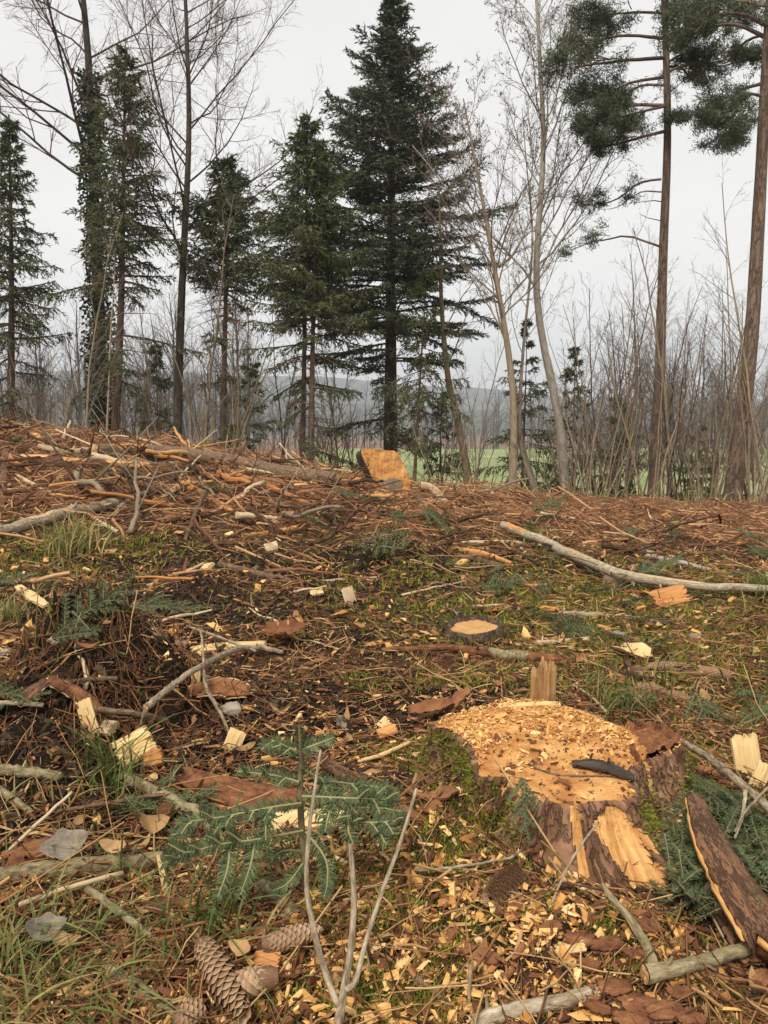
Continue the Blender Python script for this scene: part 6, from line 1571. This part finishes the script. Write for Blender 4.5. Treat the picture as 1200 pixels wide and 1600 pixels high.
# dark crumbs in the stump's dust
g = Geo(); a_ = rng.integers(0, NS, 800); r_ = np.sqrt(rng.random(800)) * .97; q = SC + (ring[a_] - SC) * r_[:, None]; n = len(q)
chips(g, np.stack([q[:, 0], q[:, 1], top_z(q[:, 0], q[:, 1]) + .003], -1), rng.lognormal(0, .6, n) * .0018, rng.random(n) * .6)
x, y = scatter(6000, .9, 4.0, 1.0); k = ~in_stump(x, y); x, y = x[k], y[k]; n = len(x)
chips(g, np.stack([x, y, H(x, y) + .003 + .006 * rng.random(n)], -1), np.minimum(rng.lognormal(0, .5, n) * .006, .013), rng.random(n))
tag(kind(g.obj('bark_crumbs', 'leaf_brown', smooth=False), 'stuff'), 'dark red-brown bark crumbs in the dust and litter', 'bark crumbs')
# soil crumbs on the heap
g = Geo(); N = 9000; k_ = rng.integers(0, len(SOIL_B), N); sb = np.array(SOIL_B)[k_]; x = sb[:, 0] + rng.normal(0, .5, N) * sb[:, 2]; y = sb[:, 1] + rng.normal(0, .5, N) * sb[:, 3]; k = (~in_stump(x, y)) & (y > .8); x, y = x[k], y[k]; n = len(x)
mk('soil_crumb', [(.016, .010, .006), (.042, .026, .015), (.085, .055, .032)], wn=.3, wt=.7, bump=.5)
chips(g, np.stack([x, y, H(x, y) + .004], -1), np.minimum(rng.lognormal(0, .6, n) * .0065, .012), rng.random(n), .3)
tag(kind(g.obj('soil_crumbs', 'soil_crumb', smooth=False), 'stuff'), 'dark crumbs of turned soil on the heap and slope', 'soil')
# root hairs in the soil heap
g = Geo(); N = 420; c = G(150, 1070); x = c[0] + rng.normal(0, .22, N); y = c[1] + rng.normal(0, .14, N); D = unit(rng.normal(0, 1, (N, 3)) + [0, -.6, -.2]); L = rng.lognormal(0, .5, N) * .05
B_ = np.stack([x, y, H(x, y) + .012 + .02 * rng.random(N)], -1); P = B_[:, None] + D[:, None] * (L[:, None] * np.linspace(-1, 1, 6)[None])[..., None] + np.cumsum(rng.normal(0, .16, (N, 6, 3)), 1) * L[:, None, None]
P[..., 2] = np.maximum(P[..., 2], H(P[..., 0], P[..., 1]) + .002)
tubes(g, P, (rng.lognormal(0, .4, N) * .0012)[:, None] * np.linspace(1, .5, 6), 4, .1 + .35 * rng.random(N))
tag(kind(g.obj('root_hairs', 'litter'), 'stuff'), 'tangled fine roots hanging from the turned soil heap', 'roots')

# grass
def grass(g, x, y, h, wd, lean=.7, tint=None):
    n = len(x); K = 6; a = rng.uniform(0, 2 * PI, n); d = np.stack([np.cos(a), np.sin(a), 0 * a], -1); le = rng.uniform(.2, 1, n) * lean
    t = np.linspace(0, 1, K); hz = (h * le)[:, None] * t ** 1.7; vz = h[:, None] * (t - .5 * le[:, None] * t ** 2.4)
    P = np.stack([x[:, None] + d[:, :1] * hz, y[:, None] + d[:, 1:2] * hz, H(x, y)[:, None] + vz], -1)
    ribbons(g, P, wd[:, None] * np.array([.8, 1, .95, .8, .5, .08])[None], np.stack([-d[:, 1], d[:, 0], 0 * a + .3], -1), rng.beta(1.5, 1.6, n) if tint is None else tint)
g = Geo(); GR_B = blobs([(60, 1500, .28, .2, 1), (200, 1400, .22, .18, .9), (330, 1430, .14, .10, .4), (120, 1270, .2, .14, .6), (180, 1560, .14, .12, .6), (1160, 1060, .3, .4, .5), (960, 1100, .1, .1, .8), (40, 900, .5, .4, .45), (1150, 960, .6, .5, .4), (380, 1400, .16, .12, .5)])
x, y = scatter(26000, .85, 4.2, 1.0, .6, .3); k = (rng.random(len(x)) < zone_blobs(x, y, GR_B) * .34) & ~in_stump(x, y); x, y = x[k], y[k]; n = len(x)
grass(g, x, y, rng.lognormal(0, .4, n) * .058, rng.uniform(.0011, .0022, n) * np.clip(y / 1.4, 1, 2), 1.3)
tag(kind(g.obj('grass', 'grass', smooth=False), 'stuff'), 'sparse green and straw grass blades in the lower left foreground', 'grass')
def tuft(label, u, v, n, h, wd, lean=1.0, spread=.03, green=None):
    p = G(u, v); g = Geo(); x = p[0] + rng.normal(0, spread, n); y = p[1] + rng.normal(0, spread, n)
    grass(g, x, y, rng.lognormal(0, .3, n) * h, rng.uniform(.7, 1.3, n) * wd, lean, None if green is None else np.clip(rng.normal(green, .15, n), 0, 1))
    return tag(g.obj('grass_tuft', 'grass', smooth=False, origin=tuple(p)), label, 'grass tuft')
tuft('green grass tuft arching below the yellow wood chunk', 165, 1225, 70, .14, .0022, 1.2, .03, .75)
tuft('leafy green grass tuft in the left corner by the grey leaf', 30, 1500, 70, .09, .0020, 1.3, .06, .55)
tuft('flat green blades beside the dark greenish stick', 330, 1455, 50, .13, .0022, 1.6, .03, .75)
tuft('grass tuft at the bottom left edge', 110, 1570, 60, .085, .0018, 1.3, .06, .45)
tuft('yellowed grass tuft on the slope under the crooked log', 118, 858, 160, .20, .004, .9, .08, .3)
tuft('fine grass tuft in moss right of the torn splinter', 965, 1105, 120, .08, .0016, 1.0, .05, .5)
tuft('yellow-green grass tuft at the left edge of the slope', 12, 970, 90, .10, .003, 1.0, .05, .4)
tuft('pale grass tuft between the slab and the fir bough', 830, 850, 80, .14, .004, .9, .08, .3)
tuft('short grass tuft at the right edge by the grey stick', 1185, 930, 120, .12, .003, 1.0, .05, .6)
# moss cushions: many tiny shoots
g = Geo(); mb = np.array(MOSS_B); wt_ = mb[:, 2] * mb[:, 3] * mb[:, 4] / (.25 + mb[:, 1]) ** 2 * np.where(mb[:, 1] < 1.75, 3.0, 1.0); N = 120000; k_ = rng.choice(len(mb), N, p=(wt_ + .35 * wt_.max()) / (wt_ + .35 * wt_.max()).sum()); sb = mb[k_]
x = sb[:, 0] + rng.normal(0, .62, N) * sb[:, 2]; y = sb[:, 1] + rng.normal(0, .62, N) * sb[:, 3]
k = (rng.random(N) < np.clip(.25 + .5 * sb[:, 4] + 1.6 * pn(x * 8, y * 8, 95) + .8 * pn(x * 22, y * 22, 97), 0, 1)) & (y > .8) & ~in_stump(x, y, .0); x, y = x[k], y[k]; n = len(x)
D = unit(rng.normal(0, .55, (n, 3)) + [0, 0, 1]) * (rng.lognormal(0, .4, n) * (.005 + .0035 * y))[:, None]; bb = np.stack([x, y, H(x, y) + .001], -1); cl_ = .5 + .6 * pn(x * 18, y * 18, 96)
blades(g, bb, D, perp(unit(D)) * (.0010 + .0011 * y)[:, None], np.clip(cl_ + rng.normal(0, .22, n), 0, 1))
# moss on the stump's flanks
sel = rng.integers(2, KV - 1, 16000), rng.integers(0, NS, 16000); C_ = Vs[sel]; uu, vv = proj(C_)
mm = np.exp(-(((uu - 690) / 70) ** 2 + ((vv - 1175) / 40) ** 2)) + 1.2 * np.exp(-(((uu - 755) / 70) ** 2 + ((vv - 1295) / 75) ** 2)) + .9 * np.exp(-(((uu - 1015) / 16) ** 2 + ((vv - 1300) / 50) ** 2)) + .6 * np.exp(-(((uu - 1095) / 30) ** 2 + ((vv - 1240) / 50) ** 2)) + .5 * np.exp(-(((uu - 930) / 50) ** 2 + ((vv - 1440) / 30) ** 2))
k = (rng.random(16000) < mm * 1.5) & ~wmask[sel]; C_ = C_[k]; nn = np.concatenate([nr[sel[1][k]], np.full((k.sum(), 1), .5)], 1); n = len(C_)
D = unit(nn + rng.normal(0, .5, (n, 3))) * (rng.lognormal(0, .4, n) * .009)[:, None]; blades(g, C_, D, perp(unit(D)) * .0028, np.clip(rng.normal(.45, .25, n), 0, 1))
tag(kind(g.obj('moss', 'moss', smooth=False), 'stuff'), 'yellow-green moss on the ground and the flanks of the stump', 'moss')

# rough weeds along the foot of the tree row, hiding bare ground behind the crest
g = Geo(); N = 4500; y = rng.uniform(8, 20, N); x = rng.uniform(-1, 1, N) * (.55 * y + 1); grass(g, x, y, rng.lognormal(0, .4, N) * .16, rng.uniform(.004, .009, N), 1.0, np.clip(rng.beta(1.2, 2.6, N), 0, 1))
tag(kind(g.obj('rough_grass', 'grass', smooth=False), 'stuff'), 'dry rough grass at the foot of the tree row', 'grass')

# ------------------------------------------------------------------ air: pale haze between here and the hills
V = np.array([[-1450, -45, -16], [1450, -45, -16], [1450, 1560, -16], [-1450, 1560, -16], [-1450, -45, 75], [1450, -45, 75], [1450, 1560, 75], [-1450, 1560, 75]], float)
m = bpy.data.materials.new('haze'); m.use_nodes = True; MAT['haze'] = m; nt = m.node_tree; nt.nodes.clear()
o_ = nt.nodes.new('ShaderNodeOutputMaterial'); pv_ = nt.nodes.new('ShaderNodeVolumePrincipled'); pv_.inputs['Color'].default_value = (.82, .90, 1.0, 1); pv_.inputs['Density'].default_value = .0010; pv_.inputs['Anisotropy'].default_value = .2
nt.links.new(pv_.outputs[0], o_.inputs['Volume'])
tag(kind(Geo().add(V, CQ).obj('haze', 'haze', smooth=False), 'stuff'), 'pale winter haze lying over fields and hills', 'haze')
